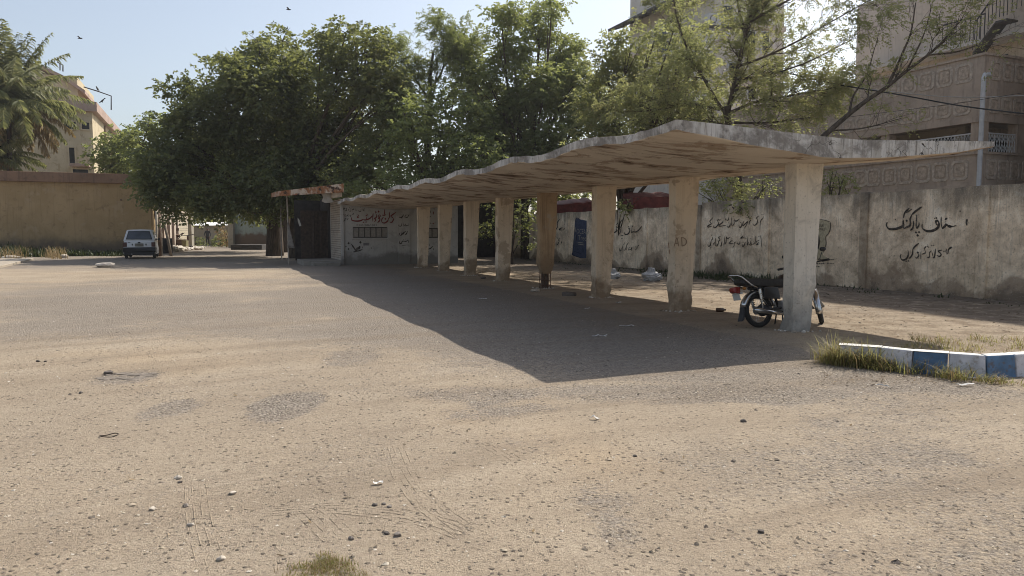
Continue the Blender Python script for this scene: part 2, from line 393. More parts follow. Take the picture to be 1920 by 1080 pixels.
def fascia_mat():
    b=NB('weathered_fascia'); n=b.noise(1.,5,.6,.2,b.mapv((13,13,1.6))); m=b.noise(1.5,7,.7,.4)
    c=b.mix(b.step(n,.42,.6),(.56,.54,.51),(.42,.395,.36)); c=b.mix(b.math('MULTIPLY',b.step(m,.45,.60),.88),c,(.19,.172,.155)); z_=b.noise(9.,6,.7); c=b.mix(b.math('MULTIPLY',b.step(z_,.54,.68),.55),c,(.11,.10,.09))
    n2=b.noise(1.,5,.7,.2,b.mapv((34,34,2.5))); c=b.mix(b.math('MULTIPLY',b.step(n2,.54,.66),.55),c,(.09,.08,.072))
    cr=b.n('ShaderNodeTexVoronoi',{'Vector':b.n('ShaderNodeVectorMath',{0:b.pos,1:b.n('ShaderNodeTexNoise',{'Vector':b.pos,'Scale':3.}).outputs['Color']},operation='ADD').outputs[0],'Scale':1.3},feature='DISTANCE_TO_EDGE').outputs[0]
    crk=b.math('MULTIPLY',b.step(cr,.008,.002),b.step(b.noise(.6,3),.52,.6)); c=b.mix(crk,c,(.04,.035,.03))
    return b.fin(c,.92,b.bump(b.math('SUBTRACT',b.noise(14,6,.65),crk),.5,.03),spec=.15)
M_SOF=soffit_mat(); M_FAS=fascia_mat(); M_TOP=m_plaster('roof_top_concrete',(.33,.30,.26),(.26,.235,.2),(.12,.105,.09),0)
A0,A1=7.25,31.25
TP=([5.0,5.7,6.45,7.2,7.68,9.2,10.4],[2.63,2.622,2.602,2.588,2.58,2.602,2.625])
BP=([5.0,5.6,6.4,7.25,7.68,8.7,9.4,10.15,10.4],[2.525,2.455,2.385,2.335,2.335,2.385,2.44,2.52,2.555])
COLA=[8.01+2.837*i for i in range(8)]
def wave(a): return .078*math.sin(math.pi*(a-8.1)/2.837)**2
def ztop(a,p): return np.interp(p,*TP)+wave(a)*min(1,abs(p-7.68)/2.6)
def zbot(a,p): return np.interp(p,*BP)+wave(a)*min(1,abs(p-7.68)/2.6)
shelter=thing('parking_shelter','long weathered concrete parking shelter with a wavy butterfly roof on one row of columns','shelter',W(19,7.7,0))
def make_roof():
    na=300; ps=[5.0,5.02,5.15,5.4,5.7,6.05,6.45,6.85,7.2,7.5,7.86,8.2,8.7,9.2,9.7,10.1,10.37,10.4]; np_=len(ps)
    AA=np.linspace(A0,A1,na); vs=[];fs=[];mi=[]
    for a in AA:
        for p in ps:
            e=1. if p in (5.0,10.4) else 0
            j=vnoise(np.array([a*7,p,1.3]),1.)*.012*e
            vs.append(W(a+ (vnoise(np.array([p*5,a,.2]),1.)*.012 if a in (AA[0],) else 0),p+vnoise(np.array([a*4,p,9.1]),1.)*.008*e,ztop(a,p)+j))
    off=len(vs)
    for a in AA:
        for p in ps:
            e=1. if p in (5.0,10.4) else 0
            jj=(vnoise(np.array([a*9,p,4.3]),1.)*.014+vnoise(np.array([a*2.3,p,8.3]),1.)*.012)*e
            k=vnoise(np.array([a*3.1,p*3.1,2.2]),1.)*.006
            ea=vnoise(np.array([p*6,3.,5.]),1.)*.02 if a==AA[0] else 0
            vs.append(W(a+abs(ea)*.6,p+vnoise(np.array([a*5,p,19.1]),1.)*.008*e,zbot(a,p)+jj+k+ea*.6))
    for i in range(na-1):
        for j in range(np_-1):
            q=i*np_+j; fs.append((q,q+1,q+np_+1,q+np_)); mi.append(2)
            q+=off; fs.append((q,q+np_,q+np_+1,q+1)); mi.append(0)
        q=i*np_; fs.append((q,q+np_,q+np_+off,q+off)); mi.append(1)
        q=i*np_+np_-1; fs.append((q,q+off,q+np_+off,q+np_)); mi.append(1)
    for i in (0,na-1):
        for j in range(np_-1):
            q=i*np_+j; fs.append((q,q+off,q+off+1,q+1) if i==0 else (q,q+1,q+off+1,q+off)); mi.append(1)
    o=mesh_obj('roof',vs,fs,[M_SOF,M_FAS,M_TOP],shelter,False,mi)
    for pl in o.data.polygons: pl.use_smooth=pl.material_index!=1
    return o
make_roof()
COLC=dict(dark=(.30,.235,.165),streak=.35,speck=.3,bump=.5)
M_COL=[m_plaster('column_paint',(.68,.58,.455),(.61,.51,.39),stain=(.27,.20,.135),stz=(.18,.45),patch=(.44,.355,.265),pt=(.57,.61),**COLC),
       m_plaster('column_paint_grey_foot',(.70,.64,.55),(.62,.56,.47),(.26,.235,.205),.3,stain=(.27,.25,.22),stz=(.0,.6),patch=(.46,.41,.34),speck=.6),
       m_plaster('column_stained',(.44,.33,.215),(.36,.26,.165),(.19,.13,.08),.75,stain=(.25,.18,.115),stz=(.5,1.2),patch=(.40,.33,.25))]
def col_xs(z):  # width across the row narrows to the foot
    return .355+(.49-.355)*min(1,z/2.35)**1.0
def make_column(i):
    a0=COLA[i]; z0=.36 if i==3 else -.06
    zs=[z0,z0+.05,.08 if i!=3 else .46,.18 if i!=3 else .52,.3 if i!=3 else .6,.45 if i!=3 else .7,.65 if i!=3 else .8,.85,1.1,1.4,1.7,2.0,2.2,2.38]
    rings=[]
    for z in zs:
        w=col_xs(max(z,0)); d=.235; k=6
        per=[]
        for (c0,c1) in (((0,0),(0,w)),((0,w),(d,w)),((d,w),(d,0)),((d,0),(0,0))):
            for t in range(k):
                per.append((c0[0]+(c1[0]-c0[0])*t/k,c0[1]+(c1[1]-c0[1])*t/k))
        ring=[]
        for n_,(da,dp) in enumerate(per):
            corner=n_%k==0
            if i==3 and z<.6: s=(.62+.38*max(0,(z-.36)/.24)); da=d/2+(da-d/2)*s; dp=w/2+(dp-w/2)*s
            P=np.array([a0+da,7.52+dp,z+i*3.])
            rough=.007+ (.026 if z<.75 else 0)*(1 if i in (0,1,2) else .6)
            q=vnoise(P,5.5)*rough+vnoise(P+9,15.)*rough*.5
            cx=(da-d/2)/(d/2); cy=(dp-w/2)/(w/2); ch=.006 if corner else 0
            if corner: ch+=max(0,vnoise(P+3,3.))*(.034 if z<1.1 else .012)
            ring.append(W(a0+da+(q-ch)*cx,7.52+dp+(q-ch)*cy,z))
        rings.append(ring)
    m=MB().loft(rings); o=m.build('column',[M_COL[1] if i==0 else M_COL[2] if i==3 else M_COL[0]],shelter)
    if i==3:
        o['label']='brown stained column broken open at its foot'
        rb=MB(); R=random.Random(4)
        for t in range(7):
            da=.05+.135*(t%2); dp=.06+.23*(t//2)/3
            q=W(a0+da,7.54+dp,-.03); rb.tube([q,q+np.array([R.uniform(-.012,.012),R.uniform(-.01,.01),.2]),W(a0+da,7.54+dp,.44)],.011,6)
        for z in (.07,.2): rb.tube([W(a0+.045,7.59,z),W(a0+.19,7.59,z+.01),W(a0+.19,7.83,z),W(a0+.045,7.83,z-.01),W(a0+.045,7.59,z)],.006,5)
        rb.build('rebar',m_plain('rusty_steel',(.10,.055,.035),.9,.4,20),o)
        cm=MB(); cm.loft([[W(a0+.075+.1*x,7.62+.17*y,z) for x,y in ((0,0),(0,1),(1,1),(1,0))] for z in (-.03,.15,.4)]); cm.build('core',m_plain('broken_concrete',(.14,.105,.08),.95,.4,14,bump=.9),o)
    if i==0: o['label']='nearest column with a grey blackened foot'
    if i==1:
        # sprayed letters on the front face
        g=MB(); base=lambda q:onA(1090+q[0]/3.858,320+q[1]/3.858,a0-.012)
        for st in ([(722,482),(748,490),(762,512),(752,535),(730,546)],[(725,485),(729,545)],[(672,548),(690,485),(705,548)],[(680,525),(700,525)],[(628,520),(634,560)],[(640,570),(636,600)]):
            pts=smooth([np.array(q,float) for q in st],5) if len(st)>2 else st
            for u,v in zip(pts[:-1],pts[1:]):
                u=np.array(u,float);v=np.array(v,float); t=v-u; t/=np.linalg.norm(t)+1e-6; s=np.array([-t[1],t[0]])*3.6
                g.add([base(u+s),base(u-s),base(v-s),base(v+s)],[(0,1,2,3)])
        g.build('lettering',m_plain('faded_brown_paint',(.27,.20,.145),.9,.3,40),o)
    return o
for i in range(8): make_column(i)
# ================================================================ LETTERING TOOL: a broad nib drawn along strokes, laid on a wall face
def nib(mb,proj,ox,oy,sc,strokes,ang=62,n=5):
    strokes=[(q,w*(1.32 if sc<9 else 1.28 if sc>17 else 1.08)) for q,w in strokes]
    nd=np.array([math.cos(math.radians(ang)),math.sin(math.radians(ang))])
    for pts,w in strokes:
        if len(pts)==1:
            c=np.array(pts[0],float); h=w*.5; q=[c+np.array(d)*h for d in ((0,-1),(.9,0),(0,1),(-.9,0))]
            mb.add([proj(ox+k[0]/sc,oy+k[1]/sc) for k in q],[(0,1,2,3)]); continue
        P=smooth([np.array(p,float) for p in pts],n) if len(pts)>2 else [np.array(p,float)+ (np.array(pts[1],float)-np.array(pts[0],float))*t for p,t in ((pts[0],0),(pts[0],.5),(pts[0],1))]
        L=[];R_=[]
        for i,c in enumerate(P):
            t=P[min(i+1,len(P)-1)]-P[max(i-1,0)]; t/=np.linalg.norm(t)+1e-6; s=np.array([-t[1],t[0]])
            e=min(i,len(P)-1-i)/max(1,len(P)-1); h=.5*w*(.42+.58*abs(t[0]*nd[1]-t[1]*nd[0]))*(.45+.55*min(1,e*5))
            L.append(c+s*h); R_.append(c-s*h)
        vs=[proj(ox+k[0]/sc,oy+k[1]/sc) for k in L+R_]; m=len(L)
        mb.add(vs,[(i,i+1,m+i+1,m+i) for i in range(m-1)])
S=lambda w,*p:(list(p),w)
# ================================================================ BOUNDARY WALL
def m_bwall(name,k=1.):
    b=NB(name); z=b.xyz()['Z']; sc=lambda *q: tuple(x*k for x in q)
    n1=b.noise(1.3,8,.66,.5); n2=b.noise(5.5,7,.72,.5); n=b.math('ADD',b.math('MULTIPLY',n1,.6),b.math('MULTIPLY',n2,.4))
    c=b.ramp(n,[(.36,sc(.29,.222,.148)),(.45,sc(.49,.39,.275)),(.53,sc(.64,.525,.38)),(.61,sc(.77,.67,.52))])
    c=b.mix(b.math('MULTIPLY',b.step(b.noise(.8,5,.6,.3),.5,.7),.5),c,sc(.50,.40,.27))
    s=b.noise(1.,5,.7,.3,b.mapv((16,16,.9))); c=b.mix(b.math('MULTIPLY',b.step(s,.52,.70),.38),c,(.15,.125,.10))
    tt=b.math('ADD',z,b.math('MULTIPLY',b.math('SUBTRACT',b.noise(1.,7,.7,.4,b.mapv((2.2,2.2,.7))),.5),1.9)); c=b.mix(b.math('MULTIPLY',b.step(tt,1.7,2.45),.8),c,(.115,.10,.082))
    h=b.math('ADD',z,b.math('MULTIPLY',b.math('SUBTRACT',b.noise(.5,5,.6,.4),.5),2.8)); c=b.mix(b.math('MULTIPLY',b.step(h,.40,.20),.75),c,(.285,.205,.14)); c=b.mix(b.math('MULTIPLY',b.step(h,.12,-.1),.7),c,(.13,.10,.075))
    sp=b.noise(24,5,.75); c=b.mix(b.math('MULTIPLY',b.step(sp,.56,.66),.6),c,(.14,.115,.09)); c=b.mix(b.math('MULTIPLY',b.step(b.noise(55,3,.7),.58,.68),.4),c,sc(.74,.69,.61))
    hg=b.math('ADD',b.math('MULTIPLY',n,.6),b.math('MULTIPLY',sp,.35)); return b.fin(c,.93,b.bump(hg,.6,.035),spec=.12)
M_WALL2=m_bwall('boundary_pilaster_plaster',.78)
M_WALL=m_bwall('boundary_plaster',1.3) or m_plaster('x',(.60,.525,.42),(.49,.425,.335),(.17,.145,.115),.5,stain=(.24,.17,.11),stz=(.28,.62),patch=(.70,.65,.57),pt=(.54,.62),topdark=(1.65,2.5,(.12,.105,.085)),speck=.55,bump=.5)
wall=thing('boundary_wall','long stained plaster boundary wall with pilasters and painted Urdu writing behind the shelter','wall',W(20,15.1,0))
PIL=[4.2,7.4,10.6,13.64,17.09,20.3,23.5,26.7,29.9,33.1,36.3]
for i in range(len(PIL)-1):
    zt=2.345 if PIL[i]<20 else 2.25; M=MB()
    a0,a1=PIL[i]+.11,PIL[i+1]-.11; n=14; rings=[]
    for k in range(n+1):
        a=a0+(a1-a0)*k/n; zz=zt+vnoise(np.array([a*3,1.,1.]),1.)*.012
        rings.append([W(a,15.,-.1),W(a,15.+vnoise(np.array([a,5.,1.]),1.2)*.006,1.2),W(a,15.,zz),W(a,15.2,zz),W(a,15.2,-.1)])
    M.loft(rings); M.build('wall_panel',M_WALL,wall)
for a in PIL:
    zt=2.36 if a<20.1 else 2.27
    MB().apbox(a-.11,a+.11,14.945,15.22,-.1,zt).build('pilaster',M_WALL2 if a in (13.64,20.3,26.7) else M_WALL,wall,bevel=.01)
b=NB('worn_black_wall_paint'); wn=b.math('ADD',b.math('MULTIPLY',b.noise(7,5,.7),.55),b.math('MULTIPLY',b.noise(42,4,.75),.45)); M_INK=b.fin(b.ramp(wn,[(.42,(.035,.03,.026)),(.54,(.075,.064,.053)),(.62,(.26,.22,.17))]),.9,b.bump(b.noise(45,4),.4,.01),spec=.12)
onW=lambda u,v: onP(u,v,14.990)
def letters(name,ox,oy,sc,strokes,proj,mat,parent,label=None,ang=62):
    g=MB(); nib(g,proj,ox,oy,sc,strokes,ang); o=g.build(name,mat,parent)
    if label:o['label']=label
    return o
letters('lettering',1640,370,8.305,[
 S(30,(195,385),(183,440),(225,490),(320,492),(415,460),(448,425),(445,365)),S(24,(445,350),(443,420),(455,492)),S(26,(455,490),(500,462),(545,445),(556,400),(552,340),(578,268)),
 S(24,(578,270),(640,214),(732,148)),S(20,(542,163),(470,238),(448,325)),S(16,(578,184),(492,240)),S(34,(497,366)),S(20,(322,345)),
 S(22,(604,365),(604,430),(590,480),(553,516)),S(20,(655,268),(650,370),(645,440),(655,480),(688,430),(690,385)),S(30,(642,545)),S(30,(690,541)),S(34,(668,592)),
 S(32,(738,408),(743,480),(810,524),(900,520),(975,480),(1002,425),(985,370),(955,376),(962,420),(998,440)),S(28,(958,322)),S(18,(932,326)),
 S(20,(1036,298),(1035,400),(1052,492)),S(30,(1050,492),(1092,450),(1115,425),(1160,455),(1215,452)),S(34,(1130,440),(1200,455)),S(14,(1215,455),(1272,438)),S(24,(1132,318),(1092,350)),
 S(28,(1440,335),(1430,390),(1436,440)),S(22,(1330,215))],onW,M_INK,wall,'large black Urdu words on the panel near the right end')
letters('lettering',1640,370,8.305,[
 S(22,(412,880),(400,930),(432,976),(490,960),(520,905),(520,828)),S(20,(490,996)),S(20,(526,990)),S(18,(592,800),(590,870),(560,930),(533,952)),S(20,(688,714),(622,770),(594,812)),
 S(18,(690,862),(660,855),(688,900),(652,944),(624,918)),S(13,(722,850),(715,962)),S(18,(772,798),(790,860),(738,886)),S(18,(802,760),(770,800)),S(16,(822,762)),S(16,(836,775)),
 S(17,(852,850),(850,930),(818,936)),S(15,(886,830),(850,862)),S(20,(946,800),(930,930),(903,932)),S(16,(890,850),(912,932)),S(18,(890,752)),S(18,(920,746)),
 S(19,(1050,820),(992,840),(1035,882),(1010,920),(968,900)),S(18,(1078,842)),S(14,(1122,798),(1110,850),(1132,880)),S(17,(1208,778),(1150,812),(1140,884)),S(14,(1192,768),(1150,800)),S(14,(1068,926)),S(14,(304,912)),S(10,(230,932))],onW,M_INK,wall)
letters('lettering',1310,380,10.8,[
 S(22,(290,300),(225,378),(256,424),(186,470),(192,494),(272,474)),S(20,(412,335),(380,362),(402,420),(345,500),(304,502),(308,460)),S(14,(442,338),(414,362)),S(24,(400,440)),
 S(20,(492,368),(480,402),(418,450),(420,476),(548,460)),S(12,(475,490),(475,522)),S(18,(600,298),(602,340),(574,366)),S(16,(552,310),(545,350),(566,345)),S(20,(640,418),(625,480),(590,496),(574,460)),S(20,(606,410)),
 S(16,(665,298),(670,400),(664,462)),S(20,(826,330),(760,372),(720,350),(714,430),(680,472)),S(16,(792,352),(738,392)),S(22,(882,398),(862,480),(826,502),(814,450)),S(22,(850,400)),
 S(16,(916,368),(890,450),(906,462),(990,380),(960,460),(924,522)),S(15,(1066,348),(1030,380),(1024,442)),S(20,(978,296)),S(18,(1006,300)),S(18,(1072,284)),S(18,(906,462)),
 S(18,(1216,268),(1170,312),(1192,360),(1170,430),(1122,462),(1094,420)),S(20,(1190,410)),S(18,(1216,408)),S(16,(1312,264),(1300,320),(1264,350),(1244,430),(1240,552)),S(18,(1280,240)),S(16,(1306,234)),
 S(22,(250,778),(232,868),(196,882),(184,830)),S(16,(266,650),(260,670)),S(16,(250,770),(286,722),(270,700)),S(20,(235,916)),S(18,(248,905)),S(12,(168,718)),
 S(16,(342,720),(332,860),(382,870),(360,830)),S(15,(322,800),(290,852)),S(16,(386,760),(402,800),(374,872)),S(18,(442,678),(400,712),(432,742),(394,792)),S(18,(472,778),(456,862),(438,882)),
 S(15,(515,680),(522,780),(508,852)),S(18,(636,694),(580,732),(560,690),(552,800),(524,842)),S(18,(682,760),(620,812),(622,832),(702,820)),S(15,(762,790),(720,812),(715,870),(688,912)),
 S(18,(836,770),(832,820),(798,852)),S(16,(792,810),(770,842)),S(20,(946,798),(915,872),(884,882),(880,838)),S(18,(915,800)),S(18,(968,722),(900,712),(850,722),(870,700),(902,668)),
 S(14,(976,668),(986,790),(974,902)),S(15,(1010,798),(976,882)),S(16,(1040,768),(1052,820),(1014,857)),S(18,(1050,730)),S(14,(1150,678),(1150,842)),S(16,(1110,778),(1126,820),(1088,852)),S(15,(1080,798),(1070,850),(1038,862)),
 S(14,(1255,658),(1266,780),(1270,892)),S(16,(1230,758),(1168,792),(1202,840),(1164,852),(1222,798)),S(18,(1215,690)),S(16,(1240,682))],onW,M_INK,wall,'two black lines of Urdu between two pilasters')
letters('lettering',1130,400,13.5,[
 S(30,(200,435),(194,470),(240,502),(300,484),(345,450),(350,400)),S(20,(352,318),(340,400),(350,474)),S(18,(392,218),(340,302)),S(30,(378,355)),S(24,(512,152),(450,222),(424,300),(420,400),(360,452)),
 S(20,(455,378),(456,450),(424,517)),S(17,(485,288),(485,400),(490,492)),S(34,(470,565)),S(34,(506,560)),S(36,(487,632)),S(30,(545,465),(545,512),(590,534),(650,514),(686,440),(670,372),(654,402)),S(32,(655,340)),
 S(16,(715,288),(720,400),(725,492)),S(28,(725,492),(780,464),(830,472),(900,434),(992,328)),S(20,(762,308),(744,352)),S(16,(870,300)),S(20,(870,552)),S(16,(268,342)),
 S(18,(430,878),(424,940),(446,952),(476,870)),S(20,(465,996)),S(15,(522,778),(500,860),(478,952)),S(13,(556,738),(530,792)),S(17,(656,738),(610,800),(600,850),(560,930),(538,920)),S(15,(620,858),(600,932)),
 S(16,(680,850),(650,930),(720,900),(740,850),(730,930),(752,940)),S(15,(790,838),(795,932)),S(18,(830,828),(850,900),(824,932)),S(15,(862,818),(870,892)),S(18,(926,798),(888,840),(900,922))],onW,M_INK,wall)
letters('lettering',1020,390,9.6,[S(18,(195,240),(175,340),(165,390)),S(16,(285,200),(240,262),(246,330),(210,402)),S(20,(332,350),(270,388),(326,397)),S(18,(370,290)),S(14,(372,358),(350,402)),
 S(14,(200,500),(272,580),(240,662),(214,660)),S(13,(280,540),(258,592)),S(16,(320,598),(310,642))],onW,M_INK,wall)
# painted phone poster and the olive stencil
def flat(name,pts,ox,oy,sc,proj,mat,parent):
    g=MB(); g.add([proj(ox+x/sc,oy+y/sc) for x,y in pts],[tuple(range(len(pts)))]); return g.build(name,mat,parent)
M_NAVY=m_plain('navy_paint',(.02,.026,.055),.8,.4,30); M_BLUE=m_plain('faded_blue_paint',(.055,.068,.115),.85,.35,14); M_PALE=m_plain('pale_paint',(.30,.29,.26),.85,.3,30)
onW2=lambda u,v: onP(u,v,14.984)
flat('painted_panel',[(238,118),(480,165),(470,1010),(345,1008),(162,935),(160,860)],1060,400,12,onW,M_BLUE,wall)['label']='blue painted phone advert'
g=MB(); nib(g,onW2,1060,400,12,[S(26,(345,155),(240,120),(205,440),(168,850),(165,930),(350,1005)),S(20,(190,850),(370,915)),S(18,(385,740),(375,920)),S(60,(255,480),(240,630)),S(34,(270,790),(268,830)),S(22,(420,180),(418,260)),S(40,(400,780),(400,900))],90); g.build('painted_outline',M_NAVY,wall)
def text_on(body,proj,u0,v0,u1,v1,mat,parent,name='lettering',skew=0.):
    """default-font words stretched to the box (u0,v0)-(u1,v1) on a wall face"""
    c=bpy.data.curves.new('words','FONT'); c.body=body; c.resolution_u=2; o=bpy.data.objects.new('words',c); COL.objects.link(o)
    me=bpy.data.meshes.new_from_object(o.evaluated_get(bpy.context.evaluated_depsgraph_get())); bpy.data.objects.remove(o)
    xs=[v.co.x for v in me.vertices]; ys=[v.co.y for v in me.vertices]; x0,x1,y0,y1=min(xs),max(xs),min(ys),max(ys)
    vs=[proj(u0+(u1-u0)*(v.co.x-x0)/(x1-x0),v1+(v0-v1)*(v.co.y-y0)/(y1-y0)+skew*(v.co.x-x0)/(x1-x0)) for v in me.vertices]
    fs=[tuple(f.vertices) for f in me.polygons]; bpy.data.meshes.remove(me)
    return mesh_obj(name,vs,fs,mat,parent)
text_on('OCEAN',onW2,1081,428.5,1103,438,M_PALE,wall,skew=1.5); text_on('Tree',onW2,1084,440.5,1099,450,M_PALE,wall,skew=1.5)
g=MB(); nib(g,onW2,1060,400,12,[S(22,(275,650),(410,668)),S(22,(280,690),(420,712)),S(26,(235,310),(228,420)),S(20,(225,480),(215,620))],90); g.build('painted_bar',M_PALE,wall)
M_OLIVE=m_plain('olive_stencil_paint',(.42,.365,.24),.9,.25,18)
flat('stencil_panel',[(-60,190),(190,198),(330,222),(374,260),(368,350),(338,430),(300,480),(300,600),(268,700),(250,795),(318,832),(338,862),(150,870),(-60,860)],1515,390,9,onW,M_OLIVE,wall)
g=MB(); nib(g,onW2,1515,390,9,[S(11,(-50,180),(190,190),(335,222),(378,255),(370,370),(338,440),(298,490),(305,590),(288,670),(256,750)),S(95,(165,450),(160,690))],45); g.build('painted_outline',M_INK,wall)
text_on('YOUR',onW2,1533,419.5,1544.5,425,M_INK,wall,skew=.6); text_on('AWAY',onW2,1533,427,1547,432.5,M_INK,wall,skew=.6)
g=MB(); R=random.Random(3)
for row,(y,x0,x1) in enumerate(((870,140,455),(935,140,440),(985,140,190))):
    x=x0
    while x<x1:
        w=R.choice((14,20,26)); 
        if not(265<x<290): nib(g,onW2,1515,390,9,[S(R.choice((14,20,26)),(x,y+R.uniform(-6,6)),(x+w,y+R.uniform(-6,6)))],80)
        x+=w+R.choice((8,14))
g.build('stencilled_row',M_INK,wall)
# ================================================================ PHOTOCOPY KIOSK under the far end of the shelter
KA=31.32
M_KIO=m_plaster('kiosk_whitewash',(.50,.48,.45),(.43,.41,.38),(.24,.22,.20),.3,stain=(.21,.195,.175),stz=(.25,.62),patch=(.38,.36,.33),speck=.5)
def brick_mat(name,c1,c2,mort,sx=4.,a_dir=RV,bump=.8,bw=.5,rh=.25):
    b=NB(name); dt=b.n('ShaderNodeVectorMath',{0:b.pos,1:tuple(a_dir)},operation='DOT_PRODUCT').outputs['Value']
    vec=b.n('ShaderNodeCombineXYZ',{0:dt,1:b.xyz()['Z'],2:0.}).outputs[0]
    br=b.n('ShaderNodeTexBrick',{'Vector':vec,'Color1':c4(c1),'Color2':c4(c2),'Mortar':c4(mort),'Scale':sx,'Mortar Size':.025,'Brick Width':bw,'Row Height':rh})
    c=b.mix(b.math('MULTIPLY',b.step(b.noise(2.5,6,.65),.48,.68),.5),br.outputs[0],tuple(x*.45 for x in c1))
    return b.fin(c,.92,b.bump(b.math('SUBTRACT',b.math('MULTIPLY',b.noise(40,4),.3),br.outputs['Fac']),bump,.02),spec=.12)
kiosk=thing('photocopy_kiosk','whitewashed photocopy shop with red Urdu lettering and a shuttered hatch under the shelter','kiosk',W(KA+1.5,7.6,0))
onK=lambda u,v,d=.0: onA(u,v,KA-.006-d)
def build_kiosk():
    P0,P1=5.14,10.25
    def wz(u,v): q=onA(u,v,KA); return float(q@PV),float(q[2])
    wins=[(wz(662,446)+wz(726.5,425.5)),(wz(800,446)+wz(842,427.5))]
    m=MB(); cur=P0
    for (pa,za,pb,zb) in wins:
        m.apbox(KA,KA+.16,cur,pa,-.1,2.52); m.apbox(KA,KA+.16,pa,pb,-.1,za); m.apbox(KA,KA+.16,pa,pb,zb,2.52); cur=pb
    m.apbox(KA,KA+.16,cur,P1,-.1,2.52); m.apbox(KA+.16,KA+2.9,P1-.16,P1,-.1,2.5); m.apbox(KA+2.74,KA+2.9,P0,P1-.16,-.1,2.5)
    m.build('wall',M_KIO,kiosk)
    MB().apbox(KA+.001,KA+2.74,P0-.003,P0+.16,.2,2.75).build('side_wall',brick_mat('white_brick',(.50,.45,.38),(.47,.385,.31),(.19,.16,.13),2.6),kiosk)
    MB().apbox(KA+.0,KA+3.0,P0+.02,P1,2.521,2.60).build('roof_slab',M_TOP,kiosk)
    # pilaster strips on the front
    pa=wz(746,450)[0]; pb=wz(768.5,450)[0]
    MB().apbox(KA-.05,KA-.001,pa,pb,.0,2.35).build('pilaster',M_KIO,kiosk,bevel=.006)
    MB().apbox(KA-.09,KA-.001,P0-.02,P0+.1,.0,2.44).build('corner_strip',M_KIO,kiosk,bevel=.006)
    msh=m_plain('dusty_shutter',(.27,.245,.215),.7,.2,12); mfr=m_plain('dark_frame',(.06,.052,.045),.7,.3)
    for k,(pa,za,pb,zb) in enumerate(wins):

        f=MB(); f.apbox(KA+.03,KA+.09,pa,pb,za,za+.04); f.apbox(KA+.03,KA+.09,pa,pb,zb-.04,zb); n=6 if k==0 else 4
        for t in range(n+1): x=pa+(pb-pa)*t/n; f.apbox(KA+.028,KA+.092,x-.014,x+.014,za+.04,zb-.04)
        fo=f.build('window_frame',mfr,kiosk)
        for t in range(n):
            x0=pa+(pb-pa)*t/n+.014; x1=pa+(pb-pa)*(t+1)/n-.014; MB().apbox(KA+.05,KA+.07,x0,x1,za+.04,zb-.04).build('shutter',msh,fo)
        MB().apbox(KA-.06,KA+.03,pa-.05,pb+.05,za-.05,za-.001).build('sill',M_KIO,kiosk)
build_kiosk()
M_RED=m_plain('red_wall_paint',(.16,.022,.022),.85,.35,30)
letters('lettering',636,380,17.4545,[
 S(40,(412,480),(400,558),(480,592),(600,604),(722,582),(775,540)),S(26,(602,385),(636,420),(588,480),(655,492)),S(30,(902,348),(915,402),(866,442)),S(30,(893,478),(890,545)),
 S(34,(770,550),(850,566),(950,542),(1032,490),(1085,425)),S(46,(790,642)),S(46,(880,632)),S(36,(1112,345),(1100,480),(1102,622)),S(22,(1192,265),(1184,352)),S(20,(1225,290),(1196,350)),
 S(34,(1216,375),(1212,480),(1148,522),(1202,560),(1148,632)),S(38,(1268,525),(1322,500),(1322,585),(1254,655)),S(60,(1290,290)),S(32,(1290,400),(1344,412),(1322,472),(1268,450),(1290,402)),
 S(30,(1396,402),(1470,412),(1524,390)),S(36,(1452,468),(1398,540),(1398,632),(1480,664),(1582,602),(1612,520)),S(58,(1510,530)),S(32,(1490,215),(1486,320),(1468,392)),
 S(30,(1662,285),(1646,380),(1640,480),(1596,545)),S(34,(1866,308),(1780,370),(1690,440),(1752,492),(1772,560),(1720,642),(1655,642))],onK,M_RED,kiosk,'large red Urdu shop name')
letters('lettering',636,380,17.4545,[
 S(20,(152,158),(120,250),(78,276)),S(18,(192,168),(150,220),(120,252)),S(20,(262,168),(220,202),(250,240),(210,272),(198,240)),S(20,(340,160)),S(17,(342,200),(300,240),(350,282),(380,262),(376,188)),
 S(17,(432,292),(420,230),(470,222),(482,168)),S(17,(520,188),(526,240),(602,242)),S(18,(690,152)),S(17,(650,240),(640,282),(710,284),(690,218)),S(16,(750,188),(745,272)),S(17,(832,188),(790,260),(852,272)),
 S(24,(100,368),(95,442)),S(20,(162,368),(130,400),(110,442)),S(22,(148,428),(220,438),(280,420),(292,358)),S(22,(210,385)),S(20,(290,440),(302,468)),S(20,(380,408),(390,432),(358,452)),S(18,(400,398),(338,422)),S(20,(440,338),(472,362),(428,392)),
 S(22,(242,498),(180,540),(202,562),(150,602),(128,652)),S(22,(302,518),(268,542),(250,577))],onK,M_INK,kiosk,'three small black lines of Urdu')
text_on('0345 2865383',onK,668.5,419.8,706,424,M_INK,kiosk)
onK2=lambda u,v: onA(u,v,KA-.056)
letters('lettering',740,380,9,[
 S(15,(152,198),(120,250),(73,246)),S(14,(112,230),(120,272)),S(12,(192,208),(163,247)),S(13,(242,200),(215,247),(178,246)),S(13,(75,368),(70,392),(112,392),(122,338)),S(12,(140,328),(150,402)),S(13,(187,358),(170,392),(232,382)),S(12,(240,348),(240,402)),
 S(16,(85,508),(80,542),(112,547),(126,488)),S(15,(150,488),(124,547)),S(15,(187,478),(155,510),(138,542)),S(16,(216,478),(202,520),(178,547)),S(16,(92,638),(80,682),(112,687),(132,650),(192,652),(226,628)),S(12,(150,620)),S(12,(182,614)),S(14,(230,628),(232,677)),S(10,(118,722),(207,714))],onK2,M_INK,kiosk)
